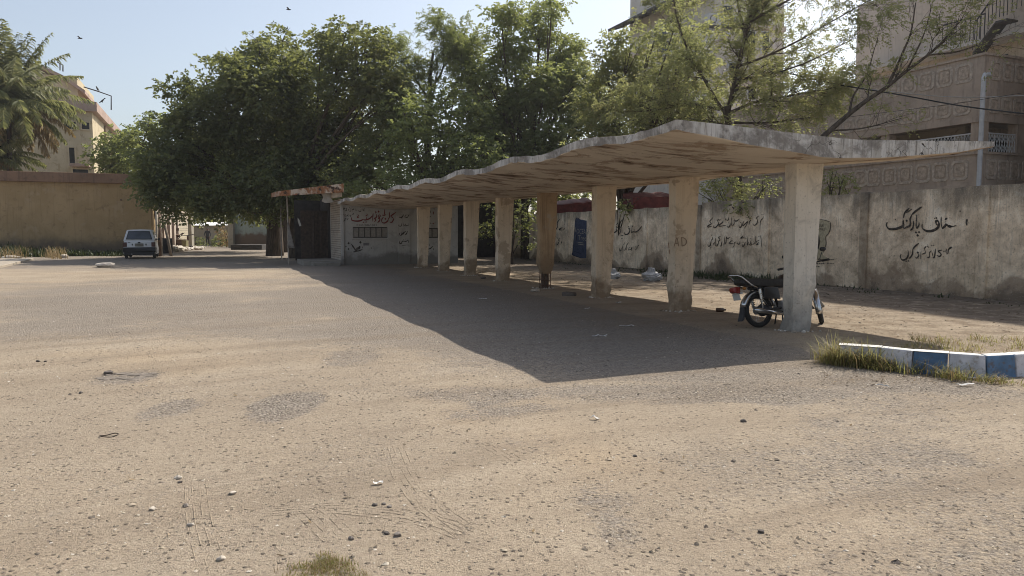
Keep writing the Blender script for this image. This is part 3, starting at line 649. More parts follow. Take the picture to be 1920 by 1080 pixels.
letters('lettering',740,380,9,[S(16,(580,688),(585,732)),S(17,(647,733),(602,772),(558,787)),S(14,(655,768),(655,802)),S(16,(560,830),(584,828)),S(16,(600,130),(606,175)),S(18,(590,240),(612,232)),S(16,(590,340),(620,350))],onK,M_INK,kiosk)
letters('lettering',740,380,9,[S(22,(655,150),(650,200)),S(30,(640,345),(665,360))],onK,M_RED,kiosk)
g=MB(); nib(g,onK,630,370,8.306,[S(30,(195,715)),S(34,(380,700)),S(28,(195,805)),S(18,(155,765)),S(34,(240,728),(285,795),(312,832)),S(30,(322,832),(332,778)),S(34,(350,812),(372,758)),S(16,(330,842),(412,812)),S(18,(268,852),(342,832)),S(12,(405,760),(418,795)),S(16,(555,790))],62); g.build('painted_plant',M_INK,kiosk)['label']='dark painted leaf doodle'
flat('painted_patch',[(425,712),(513,712),(513,750),(425,750)],630,370,8.306,onK,m_plain('grey_paint',(.16,.15,.15),.85,.2),kiosk)
step=MB(); step.apbox(KA-.55,KA-.004,3.9,5.0,-.05,.13); step.apbox(KA-.002,KA+2.4,3.6,5.13,-.05,.2)
o=step.build('concrete_step',m_plaster('step_concrete',(.30,.275,.24),(.24,.22,.19),(.12,.105,.09),0),None,bevel=.012); tag(o,'low grey concrete step in front of the dark porch','step')
# ================================================================ RUSTY PORCH beside the kiosk
b=NB('rusted_white_sheet'); rn=b.noise(1.,6,.7,.6,b.mapv((3.2,3.2,1.6))); cc=b.mix(b.step(rn,.40,.52),(.50,.41,.32),(.27,.12,.055)); cc=b.mix(b.step(b.noise(3.4,6,.7,.5),.57,.61),cc,(.055,.032,.022)); M_RUST=b.fin(cc,.85,b.bump(rn,.5,.02),spec=.2)
M_DARK=m_plain('shade_and_black',(.035,.03,.027),.95,.5,5); M_POLE=m_plain('greyed_pole',(.34,.30,.25),.85,.35,9,dirt=(.13,.09,.06))  # near-black puts porch and recess shade into the colour; also black drum, stone
porch=thing('rusty_porch','dark lean-to porch with a rust streaked sheet fascia on thin poles','porch',W(33.3,3.9,0))
def build_porch():
    FA=30.95; q0=onA(526.5,367.5,FA); q1=onA(644.5,360.5,FA); t0=onA(526.5,358,FA); t1=onA(644.5,344,FA); m=MB()
    e=RV*.05; m.prism([q0,q1,t1,t0],e); m.build('fascia',M_RUST,porch)
    d=RV*4.2+np.array([0,0,.12]); up=np.array([0,0,-.06])
    m=MB(); m.prism([t0+e+up,t1+e+up,t1+e+up+d,t0+e+up+d],(0,0,.03)); m.build('roof_sheet',M_RUST,porch)
    m=MB(); m.prism([q0+e*.2,q0+e*.2+d,t0+e*.2+d,t0+e*.2],-PV*.04); m.build('fascia',M_RUST,porch)
    for (u,v,r) in ((540.5,496.5,.032),(528.5,486,.03)):
        base=G(u,v); top=base+np.array([.02,0,0]); top[2]=2.95; base[2]=-.1
        pts=[base+(top-base)*t+np.array([vnoise(np.array([u,t*3,0]),1.)*.02,0,0]) for t in np.linspace(0,1,8)]
        MB().tube(pts,r,8).build('post',M_POLE,porch)
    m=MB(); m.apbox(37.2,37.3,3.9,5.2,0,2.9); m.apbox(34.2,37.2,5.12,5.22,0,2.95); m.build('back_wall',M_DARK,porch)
    m=MB()
    for k,p in enumerate((4.35,4.5,4.72)): m.apbox(34.6+.05*k,34.66+.05*k,p,p+.12,.2,2.3)
    m.apbox(34.75,34.8,3.9,5.1,.2,2.35); m.build('door',m_plain('dark_wood',(.06,.042,.032),.85,.4,8),porch)
    # bent sheet hanging under the fascia
    f=lambda u,v:onA(u,v,31.2); m=MB(); m.prism([f(602,362),f(620.5,362),f(620,371),f(626,379),f(610,381),f(603,377),f(606,370)],RV*.03); m.build('hanging_sheet',m_plain('pale_bent_sheet',(.36,.32,.27),.8,.2,8),porch)
    f=lambda u,v:onA(u,v,31.0); m=MB(); m.prism([f(622,361.5),f(641,360),f(641,369),f(622,372)],RV*.25); m.build('beam_end',m_plain('wooden_beam',(.33,.25,.17),.85,.25,8),porch)
build_porch()
def ragged(pts,Y,name,mat,label,cat,th=.01,parent=None):
    P=[atY(u,v,Y) for u,v in pts]; m=MB(); m.prism(P,(0,th,0)); o=m.build(name,mat,parent); 
    if parent is None: tag(o,label,cat)
    return o
M_CLOTH=m_plain('grey_rag',(.20,.18,.16),.95,.3,10)
def cloth(): # a rag slung from the front pole
    m=MB(); b0=G(540.5,496.5); rings=[]
    for k,z in enumerate(np.linspace(1.75,.72,9)):
        w=.05+.19*(k/8)**1.1; rings.append([b0+np.array([.03+w*math.cos(t)*(.9 if math.cos(t)>0 else .25)+.05*k/8,-.04+.05*math.sin(t)*(1+.4*math.sin(5*t+k)),z-.0+.03*math.sin(3*t)]) for t in np.linspace(0,2*math.pi,14,endpoint=False)])
    m.loft(rings); tag(m.build('hanging_rag',M_CLOTH,None,True),'grey rag slung on the front porch pole','rag')
cloth()
m=MB(); c0=atY(558,408,32.5); m.prism([c0,c0+np.array([.07,.02,-.1]),c0+np.array([.15,.02,-.36]),c0+np.array([.07,0,-.38]),c0+np.array([.0,.01,-.15])],(0,.006,0)); tag(m.build('hanging_paper',m_plain('pale_paper',(.5,.48,.44),.9,.1)),'pale torn paper hanging inside the dark porch','paper')
# ================================================================ LONG YELLOW-BROWN BUILDING on the left
M_OCH=m_plaster('ochre_wall',(.40,.285,.155),(.34,.24,.125),(.20,.14,.08),.4,stain=(.14,.11,.08),stz=(.3,1.3),patch=(.38,.28,.165),pt=(.56,.68),speck=.25,bump=.5)
M_COP=m_plaster('brown_coping',(.24,.15,.10),(.19,.12,.08),(.09,.065,.05),.5)
hall=thing('ochre_hall','long blank ochre building with a brown parapet behind the white car','building',W(56,-14,0))
MB().apbox(52.1,62,-42,-3.3,-.2,4.36).build('wall',M_OCH,hall)
MB().apbox(51.82,62.2,-42.2,-3.75,4.362,4.95).build('parapet',M_COP,hall,bevel=.02)
m=MB(); q=onA(228,375,52.06); m.tube([q-PV*.02-RV*.05,q-RV*.3],.06,8); m.build('water_spout',M_COP,hall)
# alley side: sunlit classrooms, gate pillars, shed, teal wall
M_LITW=m_plaster('cream_wall',(.50,.44,.37),(.46,.38,.31),(.26,.2,.15),.4); M_LITB=brick_mat('block_wall',(.47,.42,.31),(.43,.38,.28),(.28,.25,.2),1.2)
alley=thing('classroom_block','sunlit cream classroom block with tall dark openings along the alley','building',atY(320,465,58)*np.array([1,1,0]))
def alley_b():
    A=atY(298,470,50.5); B=atY(353.5,464,66.); A[2]=0;B[2]=0; d=B-A; L=np.linalg.norm(d); t=d/L; n=np.array([t[1],-t[0],0]); 
    M4=Matrix(((t[0],-n[0],0,A[0]),(t[1],-n[1],0,A[1]),(0,0,1,0),(0,0,0,1)))
    xs=[]; 
    for u in (300,303.5,308.5,313.5,319.5,322.5,327.5,330.5,334.5,337): 
        r_=ray(u,450)[:2]; # where the sight line crosses the wall line
        k=np.linalg.solve(np.array([[r_[0],-t[0]],[r_[1],-t[1]]]),A[:2]); xs.append(k[1])
    m=MB(M4); sol=[(xs[0],xs[1]),(xs[2],xs[3]),(xs[4],xs[5]),(xs[6],xs[7]),(xs[8],xs[9])]
    for a,b_ in sol: m.box((a,0,-.1),(b_,.3,2.45))
    m.box((-.6,0,2.45),(xs[9],.3,2.95)); m.box((-.6,2.5,-.1),(L,4.,2.95)); m.box((-.6,-.15,2.951),(L+.1,4.,3.1)); m.build('wall',M_LITW,alley)
    MB(M4).box((xs[9],0,-.1),(L,.3,2.45)).build('block_panel',M_LITB,alley); MB(M4).box((xs[9],0,2.451),(L,.3,2.95)).build('lintel',M_LITW,alley)
    for (a0,a1) in ((xs[1],xs[2]),(xs[3],xs[4]),(xs[5],xs[6]),(xs[7],xs[8])):
        o=MB(M4).box((a0,.16,-.1),(a1,.2,2.45)).build('shutter_door',m_plain('red_brown_door',(.10,.05,.038),.8,.35,6),alley)
alley_b()
def simple_wall(name,label,cat,u0,u1,Y0,Y1,vt,mat,th=.25,cop=None):
    A=atY(u0,460,Y0);B=atY(u1,460,Y1); zt=atY(u0,vt,Y0)[2]; A[2]=B[2]=-.1; m=MB(); m.prism([A,B,B+np.array([0,0,zt+.1]),A+np.array([0,0,zt+.1])],(0,th,0)); o=m.build(name,mat); return tag(o,label,cat)
M_BEI=m_plaster('beige_shed_wall',(.36,.33,.27),(.31,.28,.225),(.17,.15,.12),.4)
shed=thing('tin_roofed_shed','low beige shed with a bright corrugated tin roof behind the standing person','shed',atY(394,460,75)*np.array([1,1,0]))
A=atY(356,460,74);B=atY(432,460,74); zt=atY(380,424,74)[2]
MB().box((A[0],74,-.1),(B[0],78,zt)).build('wall',M_BEI,shed)
m=MB(); n=46; za=atY(390,422.5,73.5)[2]; rings=[]
for k in range(n*2+1):
    x=A[0]-.2+(B[0]-A[0]+.4)*k/(2*n); w=.035*(1 if k%2 else -1); rings.append([(x,73.5,za+w),(x,79,za+.34+w),(x,79,za+.32+w),(x,73.5,za-.02+w)])
m.loft(rings); m.build('roof',m_plain('bright_tin',(.5,.5,.5),.5,.08,3,.3),shed)
MB().box((atY(371,445,73.9)[0],73.9,atY(371,427,74)[2]),(atY(374.5,445,73.9)[0],74.0,atY(371,424.5,74)[2])).build('vent_hole',M_DARK,shed)
def pillar(u0,u1,Y,vt,label):
    A=atY(u0,460,Y);B=atY(u1,460,Y); zt=atY(u0,vt,Y)[2]; m=MB(); m.box((A[0],Y,-.1),(B[0],Y+.5,zt)); m.box((A[0]-.06,Y-.06,zt),(B[0]+.06,Y+.56,zt+.1)); tag(m.build('gate_pillar',M_BEI,None,bevel=.01),label,'pillar','gate pillars of the alley')
pillar(353.5,360,66.5,404,'left plastered gate pillar at the end of the sunlit classroom block'); pillar(428,437.5,64.,409,'right plastered gate pillar beside the teal wall')
M_TEAL=m_plaster('teal_wall',(.30,.36,.33),(.26,.31,.285),(.15,.15,.13),.3,stain=(.15,.115,.085),stz=(1.0,1.35))
simple_wall('yard_wall','teal and brown painted yard wall under the big trees','wall',437.6,560,64.6,62,401,M_TEAL)
o=MB().box((atY(446,465,58)[0],56.5,.0),(atY(503,465,58)[0],59,.38)).build('stone_bench',m_plain('dark_stone',(.06,.055,.05),.9,.3),None,bevel=.03); tag(o,'low dark stone platform in front of the teal wall','platform')
# ================================================================ YELLOW TOWER HOUSE behind the palm
M_YEL=m_plaster('yellow_tower_wall',(.53,.455,.315),(.47,.40,.275),(.3,.25,.17),.35,patch=(.38,.31,.2),speck=.1,bump=.15); M_PNK=m_plaster('pinkish_parapet',(.42,.32,.27),(.36,.27,.225),(.2,.14,.11),.4); M_GLS=m_plain('dark_window_glass',(.02,.022,.026),.2,.3,3,spec=.5)
tower=thing('yellow_house','tall yellow house with stepped roofs and a railing pipe behind the palm','house',W(85,-16,0))
def tower_b():
    pF=-9.4; aF=77.4
    MB().apbox(aF,97,-30,pF,-.2,12.2).build('wall',M_YEL,tower)
    MB().apbox(aF-.45,97.4,-30,pF+.45,12.21,13.05).build('parapet',M_PNK,tower)
    q=lambda u,v,a=aF-.03: onA(u,v,a)
    MB().apbox(81,92,-30,float(onA(146,180,81.)@PV),13.06,15.9).build('upper_wall',M_YEL,tower)
    t0=onA(50,112,80.6); t1=onA(86,126,80.6); t2=onA(118,141,80.6); t3=onA(159,169,80.6); m=MB(); dn=np.array([0,0,-.32])
    m.prism([t0,t1,t2,t3,t3+dn,t2+dn,t1+dn,t0+dn],RV*12); m.build('roof',M_PNK,tower)
    def win(u0,v0,u1,v1,name='window',fr=.12):
        A=q(u0,v1);B=q(u1,v0); p0,p1=A@PV,B@PV; m=MB(); 
        fo=MB().apbox(aF-.10,aF-.002,p0-fr,p1+fr,A[2]-fr,A[2]).apbox(aF-.10,aF-.002,p0-fr,p1+fr,B[2],B[2]+fr).apbox(aF-.10,aF-.002,p0-fr,p0,A[2],B[2]).apbox(aF-.10,aF-.002,p1,p1+fr,A[2],B[2]).build(name,M_YEL,tower)
        MB().apbox(aF-.04,aF-.003,p0,p1,A[2],B[2]).build('pane',M_GLS,fo)
    win(121,229,142,241); win(154,230,167.5,242); win(131,277,139.5,312); win(137,318,165,330)
    A=onA(132,309,aF-.6);B=onA(168,309,aF-.6); MB().apbox(aF-1.3,aF-.003,A@PV,B@PV,A[2]-.12,A[2]+.1).build('canopy_slab',M_PNK,tower)
    m=MB(); r1=onP(188,225,pF+.05)
    for u in (196,207):
        t=onP(u,215,pF+.08); m.tube([np.array([t[0],t[1],1.]),np.array([t[0],t[1],12.1])],.09,6)
    m.build('drainpipe',m_plain('old_pipe',(.22,.16,.11),.8,.3),tower)
    m=MB(); P=[onA(157,163,83.),onA(183,171,83.),onA(208.5,180,83.),onA(208.5,206,83.)]; m.tube(P,.06,6); m.tube([onA(107,116,82.),onA(118,122,82.),onA(118,134,82.)],.06,6); m.tube([onA(112.5,119,82.),onA(112.5,132,82.)],.05,6); m.build('pipe_rail',m_plain('dark_pipe',(.04,.04,.045),.6),tower)
    return P
PIPE=tower_b()
M_CROW=m_plain('crow_black',(.018,.018,.02),.6)
def perched(pos,label,az):
    m=MB(); f=np.array([math.cos(az),math.sin(az),0])
    rings=[]
    for t,r,zz in ((-.30,.02,-.10),(-.2,.05,-.02),(-.08,.09,.08),(.03,.10,.17),(.10,.075,.25),(.13,.05,.30),(.17,.06,.345),(.21,.045,.36),(.25,.015,.35),(.31,.004,.335)):
        c=np.array(pos)+f*t*1.0+np.array([0,0,zz+.05]); s=np.array([-f[1],f[0],0]); rings.append([c+s*r*math.cos(k)+np.array([0,0,1])*r*math.sin(k) for k in np.linspace(0,2*math.pi,8,endpoint=False)])
    m.loft(rings); s=np.array([-f[1],f[0],0])
    for sg in (-1,1): m.tube([np.array(pos)+s*.03*sg+np.array([0,0,0]),np.array(pos)+s*.03*sg+np.array([0,0,.14])],.01,5)
    tag(m.build('crow',M_CROW,None,True),label,'crow','birds about the yellow house')
perched(PIPE[1]+np.array([0,0,.05]),'black crow perched on the sloping roof pipe',2.6); 
c_=onA(192.5,194,77.2); c_[2]=13.05; perched(c_,'black crow perched on the pinkish parapet corner',.8)
def flying(u,v,Y,label):
    c=atY(u,v,Y); m=MB(); rings=[[c+np.array([t,0,0])+r*np.array([0,math.cos(k),math.sin(k)]) for k in np.linspace(0,6.283,7)[:-1]] for t,r in ((-.28,.01),(-.1,.06),(.08,.07),(.2,.05),(.28,.01))]; m.loft(rings)
    for s in (-1,1): m.add([c+np.array([.1,0,.03]),c+np.array([-.08,0,.03]),c+np.array([-.14,s*.3,.16]),c+np.array([.06,s*.35,.17]),c+np.array([-.12,s*.62,.08])],[(0,1,2,3),(3,2,4)])
    tag(m.build('crow',M_CROW),label,'crow','birds about the yellow house')
flying(541,18,85,'tiny dark bird flying high above the dark tree'); flying(150,72,85,'tiny dark bird flying above the yellow house')
# ================================================================ BRICK-CLAD HOSTEL on the right
def clad_mat(d,name):
    b=NB(name); dt=b.n('ShaderNodeVectorMath',{0:b.pos,1:tuple(d)},operation='DOT_PRODUCT').outputs['Value']; z=b.xyz()['Z']
    c=b.mix(b.step(b.noise(1.2,6,.65),.36,.64),(.49,.385,.305),(.40,.315,.25)); c=b.mix(b.math('MULTIPLY',b.step(b.noise(1.,5,.6,.2,b.mapv((5,5,.7))),.5,.66),.45),c,(.22,.18,.155))
    c=b.mix(b.math('MULTIPLY',b.step(b.noise(4.3,5,.7),.55,.7),.5),c,(.50,.415,.345))
    w=b.n('ShaderNodeTexBrick',{'Vector':b.n('ShaderNodeCombineXYZ',{0:dt,1:z,2:0.}).outputs[0],'Scale':2.6,'Mortar Size':.02,'Brick Width':.5,'Row Height':.5}); 
    return b.fin(c,.93,b.bump(b.math('SUBTRACT',b.math('MULTIPLY',b.noise(12,5),.5),w.outputs['Fac']),.45,.025),spec=.12)
M_CLA=clad_mat(RV,'brown_cladding'); M_CLB=clad_mat(PV,'brown_cladding_end'); M_MOT=m_plain('pale_relief',(.47,.385,.31),.92,.3,8,bump=.5); M_MOI=m_plain('ochre_relief',(.45,.355,.275),.92,.35,8,bump=.5)
M_CON=m_plaster('grey_render',(.60,.53,.465),(.54,.475,.415),(.34,.295,.255),.5); M_YRD=m_plaster('yellowish_render',(.55,.48,.38),(.49,.42,.33),(.2,.16,.12),.4); M_WHT=m_plain('white_metal_paint',(.60,.60,.60),.5,.1); M_RAIL=m_plain('dark_railing',(.045,.045,.05),.5)
hostel=thing('brick_clad_hostel','brown clad hostel block with relief octagons balconies and a white corner drainpipe','building',W(26,30,0))
HP,HA=27.0,19.36
def hz(v): return float(onP(1838,v,HP)[2])
def ring_frame(m,C,U,Wd,Hh,dep,cut=.28,wd=.11):
    """octagonal relief frame around centre C in the face plane (U horizontal dir)"""
    Z=np.array([0,0,1.]); N=np.cross(U,Z)
    def octo(w,h): c=cut*w; return [(-w,-h+c),(-w,h-c),(-w+c,h),(w-c,h),(w,h-c),(w,-h+c),(w-c,-h),(-w+c,-h)]
    o=octo(Wd/2,Hh/2); i=octo(Wd/2-wd,Hh/2-wd); vs=[]
    for (x,y) in o: vs.append(C+U*x+Z*y)
    for (x,y) in o: vs.append(C+U*x*.97+Z*y*.97+dep)
    for (x,y) in i: vs.append(C+U*x*1.03+Z*y*1.03+dep)
    for (x,y) in i: vs.append(C+U*x+Z*y)
    fs=[]
    for b_ in range(3):
        for k in range(8): k2=(k+1)%8; fs.append((b_*8+k,b_*8+k2,(b_+1)*8+k2,(b_+1)*8+k))
    m.add(vs,fs)
def panel(m,C,U,Wd,Hh,dep,cut=.3):
    Z=np.array([0,0,1.]); w,h=Wd/2,Hh/2; c=cut*w; o=[(-w,-h+c),(-w,h-c),(-w+c,h),(w-c,h),(w,h-c),(w,-h+c),(w-c,-h),(-w+c,-h)]
    m.prism([C+U*x+Z*y for x,y in o],dep)
def hostel_b():
    AE,PE=34.,32.9; z_lb,z_lt=hz(345),hz(288); z_r=hz(248); z_ub,z_ut=hz(217),hz(105)
    # parapet bands, both faces
    for (zb,zt,nm) in ((z_lb,z_lt,1),(z_ub,z_ut,2)):
        MB().apbox(HA+.2,AE,HP,HP+.2,zb,zt).build('parapet_band',M_CLA,hostel); MB().apbox(HA,HA+.2,HP+.001,PE,zb,zt-.002).build('parapet_band',M_CLB,hostel)
        MB().apbox(HA-.06,AE,HP-.06,HP+.26,zt,zt+.09).apbox(HA-.06,HA+.26,HP+.26,PE,zt,zt+.09).build('coping',M_CLA,hostel)
        MB().apbox(HA+.2,AE,HP+.2,PE,zb-.0,zb+.22).build('floor_slab',M_CON,hostel)
    MB().apbox(HA-.02,AE,HP-.05,HP+.3,z_ub-.22,z_ub-.001).apbox(HA-.02,HA+.3,HP+.3,PE,z_ub-.22,z_ub-.001).apbox(HA-.02,AE,HP-.05,HP+.3,z_lb-.2,z_lb-.001).apbox(HA-.02,HA+.3,HP+.3,PE,z_lb-.2,z_lb-.001).build('beam',M_CLA,hostel)
    dep=-PV*.024; us=[1613.7,1638,1668,1698,1730,1763.5,1799,1829]; A_=[float(onP(u,318,HP)@RV) for u in us]; gaps=-np.diff(A_)
    lst=A_[:-1]+[A_[0]+gaps.mean()*k for k in range(1,9)]; zc=(z_lb+z_lt)/2; hh=(z_lt-z_lb)*.68
    def motif(C,U,Wd,Hh,dp):
        m=MB(); ring_frame(m,C,U,Wd,Hh,dp); m.cm=1; panel(m,C+dp*.02,U,Wd*.56,Hh*.56,dp*.6); m.build('relief_panel',[M_MOT,M_MOI],hostel)
    rows=((zc,hh,0),(z_ut-.52,.75,0),(z_ub+.42,.62,0))
    for a in lst:
        for z_,h_,_ in rows: motif(W(a,HP-.002,z_),RV,.72,h_,dep)
    for k in range(9):
        p=HP+.62+.68*k
        if p>PE-.4: break
        for z_,h_,_ in rows: motif(W(HA-.002,p,z_),PV,.58,h_,-RV*.035)
    # columns, recessed walls, doors
    for (za,zb) in ((-.2,z_lb-.2),(z_lb+.22,z_ub-.22)):
        for a in (HA+.02,HA+4.1,HA+9.2): MB().apbox(a,a+.42,HP+.02,HP+.42,za,zb).build('pillar',M_CLA,hostel)
        for p in (HP+2.05,HP+5.2): MB().apbox(HA+.02,HA+.4,p,p+.4,za,zb).build('pillar',M_CLA,hostel)
    MB().apbox(HA+2.2,AE,HP+2.1,HP+2.3,-.2,z_ub).apbox(HA+2.2,HA+2.4,HP+2.3,PE,-.2,z_ub).build('recessed_wall',M_YRD,hostel)
    MB().apbox(HA+5.6,HA+8.3,HP+.25,HP+.45,z_lt,z_ub-.22).build('screen_wall',M_YRD,hostel)
    for (a0,a1) in ((HA+2.7,HA+3.6),(HA+3.75,HA+5.1)):
        MB().apbox(a0,a1,HP+2.03,HP+2.098,z_lb+.22,z_ub-.35).build('door',M_GLS,hostel)
    for (p0,p1) in ((HP+2.6,HP+3.4),(HP+3.6,HP+5.)): MB().apbox(HA+2.13,HA+2.198,p0,p1,z_lb+.22,z_ub-.4).build('door',M_GLS,hostel)
    # balcony railings with lattice
    m=MB(); z0=z_lt+.09
    def rail(P,Q):
        P=np.array(P);Q=np.array(Q); L=np.linalg.norm(Q-P); n=int(L/.14); up=np.array([0,0,z_r-z0]); m.tube([P+up,Q+up],.03,6); m.tube([P,Q],.015,5)
        for k in range(n+1): 
            q=P+(Q-P)*k/n; m.tube([q,q+up],.010,4)
            if k<n:
                q2=P+(Q-P)*(k+1)/n
                for t0,t1 in ((0,.5),(.5,1)): m.tube([q+up*t0,q2+up*t1],.007,4); m.tube([q2+up*t0,q+up*t1],.007,4)
    rail(W(HA+.45,HP+.1,z0),W(HA+4.1,HP+.1,z0)); rail(W(HA+.1,HP+.45,z0),W(HA+.1,HP+2.05,z0)); m.build('railing',M_WHT,hostel)
    dp=MB(); q0=onP(1838,157,HP-.16); b0=onP(1833,345,HP-.16); tt=W(HA-.08,HP-.12,0); dp.tube([tt+np.array([0,0,-.1]),tt+np.array([0,0,7.1]),tt+PV*.05+np.array([0,0,7.22]),tt+PV*.3+np.array([0,0,7.24])],.085,10); dp.build('drainpipe',m_plain('white_pipe',(.52,.52,.53),.6,.12,5),hostel)
    m=MB(); zg=z_lb-.2; m.apbox(HA+2.2,AE,HP+1.9,HP+2.05,-.2,zg); m.build('ground_floor_wall',M_DARK,hostel)
    # terrace storey set back above
    MB().apbox(12,31.0,33.,45,-.2,13.6).build('upper_wall',M_CON,hostel)
    zs=float(onP(1765,97,32.3)[2]); MB().apbox(8,30.,31.7,33.-.002,zs-.18,zs).build('walkway_slab',m_plaster('pale_slab',(.55,.53,.5),(.48,.46,.43),(.3,.27,.24),.4),hostel)
    MB().apbox(8,30.5,32.86,33.-.003,z_ut+.3,zs-.18).build('lower_wall_band',M_YRD,hostel)
    w0=onP(1885,108,32.86); m=MB(); 
    for (u,v0,v1,du) in ((1884,101,114,12),(1858,99,106,7),):
        A=onP(u-du/2,v1,32.85);B=onP(u+du/2,v0,32.85); m.apbox(min(A@RV,B@RV),max(A@RV,B@RV),32.80,32.855,A[2],B[2])
    m.build('vent_window',M_GLS,hostel)
    m=MB(); P=31.78; f=lambda u,v: onP(u,v,P)
    def run(a,b_,n,hgt):
        a=np.array(a);b_=np.array(b_); U=np.array([0,0,hgt]); m.tube([a+U,b_+U],.035,6)
        for k in range(n+1): q=a+(b_-a)*k/n; m.tube([q,q+U],.017,5)
    l0=f(1766,97)[2]; A=W(float(f(1766,90)@RV),P,zs); B=W(float(f(1845,80)@RV),P,zs); run(A,B,9,1.05)
    C1=W(float(f(1842,80)@RV),P-.6,zs-.55); D1=W(float(f(1884,55)@RV),P-.6,zs+.55); E1=W(float(f(1905,55)@RV),P-.6,zs+.55); F1=W(float(f(1950,45)@RV),P-.6,zs+.9)
    run(C1,D1,6,1.1); run(D1,E1,3,1.1); run(E1,F1,5,1.1); m.build('stair_railing',M_RAIL,hostel)
    m=MB(); m.prism([C1-np.array([0,0,.1]),D1-np.array([0,0,.12]),E1-np.array([0,0,.12]),E1-np.array([0,0,.2]),D1-np.array([0,0,.2]),C1-np.array([0,0,.2])],PV*.7); m.build('stair_flight',m_plain('dark_stair',(.09,.085,.085),.8),hostel)
    # unseen wing and upper floors, added only to shade the boundary wall's foot
    MB().apbox(7.5,17.3,27.3,31.,-.2,20.2).build('added_shade_wing',M_CON,hostel); MB().apbox(17.3,22.6,27.3,33.,12.2,20.2).build('added_shade_floors',M_CON,hostel)
hostel_b()
# pale grey block with awning and split units
block=thing('grey_apartment_block','pale grey apartment block with a tin awning and air conditioners seen through the branches','building',W(39,29,0))
def block_b():
    m=MB().apbox(34.6,43.5,26.3,31.2,-.2,17).build('wall',m_plaster('pale_grey_render',(.66,.62,.57),(.60,.56,.51),(.38,.36,.34),.4,speck=.1),block)
    q=lambda u,v:onA(u,v,34.55); w=lambda u,v:onP(u,v,26.25)
    # awning along the left face
    zA=float(onP(1230,22,25.5)[2]); m=MB(); m.prism([W(33.9,26.3,zA+.5),W(33.9,24.9,zA),W(44,24.9,zA),W(44,26.3,zA+.5)],(0,0,.08))
    for a in np.arange(34,44,.9): m.tube([W(a,26.3,zA+.42),W(a,24.9,zA-.06)],.05,5)
    for p in (25.,25.6): m.tube([W(33.9,p,zA-.05+(p-24.9)*.36),W(44,p,zA-.05+(p-24.9)*.36)],.05,5)
    m.build('awning',m_plain('dark_tin',(.08,.08,.085),.6,.2,4),block)
    for u0,u1,v0,v1 in ((1243,1258,47,102),(1266,1276,60,105)):
        A=w(u0,v1);B=w(u1,v0); a0,a1=sorted((A@RV,B@RV)); f=MB().apbox(a0-.1,a1+.1,26.16,26.298,A[2]-.1,B[2]+.1).build('window',M_WHT,block); MB().apbox(a0,a1,26.13,26.159,A[2],B[2]).build('pane',M_GLS,f)
    for u,v in ((1331,40),(1364,41)):
        c=q(u,v); pc=float(c@PV); o=MB().apbox(34.1,34.5,pc-.42,pc+.42,c[2]-.3,c[2]+.3).build('air_conditioner',m_plain('ac_white',(.55,.55,.54),.5,.1),block,bevel=.02); MB().torus(W(34.09,pc-.1,c[2]),RV,.2,.02).build('fan_guard',M_RAIL,o); MB().apbox(34.1,34.58,pc-.35,pc+.35,c[2]-.36,c[2]-.305).build('bracket',M_RAIL,o)
    A=q(1357,28);B=q(1372,13); MB().apbox(34.5,34.597,A@PV,B@PV,A[2],B[2]).build('window',M_GLS,block)
    for u0,v0,u1,v1 in ((1400,60,1414,100),(1428,62,1440,98),(1402,150,1416,186),(1366,120,1380,150)):
        A=q(u0,v1);B=q(u1,v0); f=MB().apbox(34.5,34.597,A@PV-.08,B@PV+.08,A[2]-.08,B[2]+.08).build('window',M_WHT,block); MB().apbox(34.46,34.499,A@PV,B@PV,A[2],B[2]).build('pane',M_GLS,f)
    for z_ in (6.2,9.6,12.9): MB().apbox(34.4,43.5,26.1,31.2,z_,z_+.28).build('string_course',M_CON,block)
    m=MB(); m.tube([q(1315,84)-RV*.3,q(1345,72)-RV*.3,q(1365,64)-RV*.3,q(1375,64)-RV*.3],.09,8); m.build('pipe',M_WHT,block)
block_b()
# red sheet sheds just over the wall
for (u0,u1,v0,v1,Yq,lab) in ((1034,1110,374,396,36.8,'dark red sheet roof over the wall beyond the stained column'),(1186,1262,362,392,29.5,'bright red tarpaulin stretched over the wall behind the second column')):
    A=atY(u0,v1,Yq);B=atY(u1,v1,Yq-1.); t=atY(u0,v0+8,Yq)[2]; t2=atY(u1,v0,Yq-1)[2]; m=MB(); n=9; rings=[]
    for k in range(n+1):
        q=A+(B-A)*k/n; zt=t+(t2-t)*k/n+vnoise(np.array([k*.9,u0,0]),1.)*.12; rings.append([(q[0],q[1],1.0),(q[0],q[1]-.15+.1*vnoise(np.array([k,2.,u0]),.8),zt*.8+.5),(q[0],q[1]+.1,zt),(q[0],q[1]+2.6,zt+.25),(q[0],q[1]+2.6,1.0)])
    m.loft(rings); tag(m.build('red_tarpaulin',m_plain('red_sheet',(.115,.026,.02),.8,.45,5,bump=.5)),lab,'tarpaulin','red sheets beyond the wall')
MB_=MB().apbox(38.,38.2,9.5,16,-.1,3.6); tag(MB_.build('dark_panel',M_DARK),'dark panel closing the far end between kiosk and boundary wall','gate')  # plain near-black panel filling the gap past the kiosk
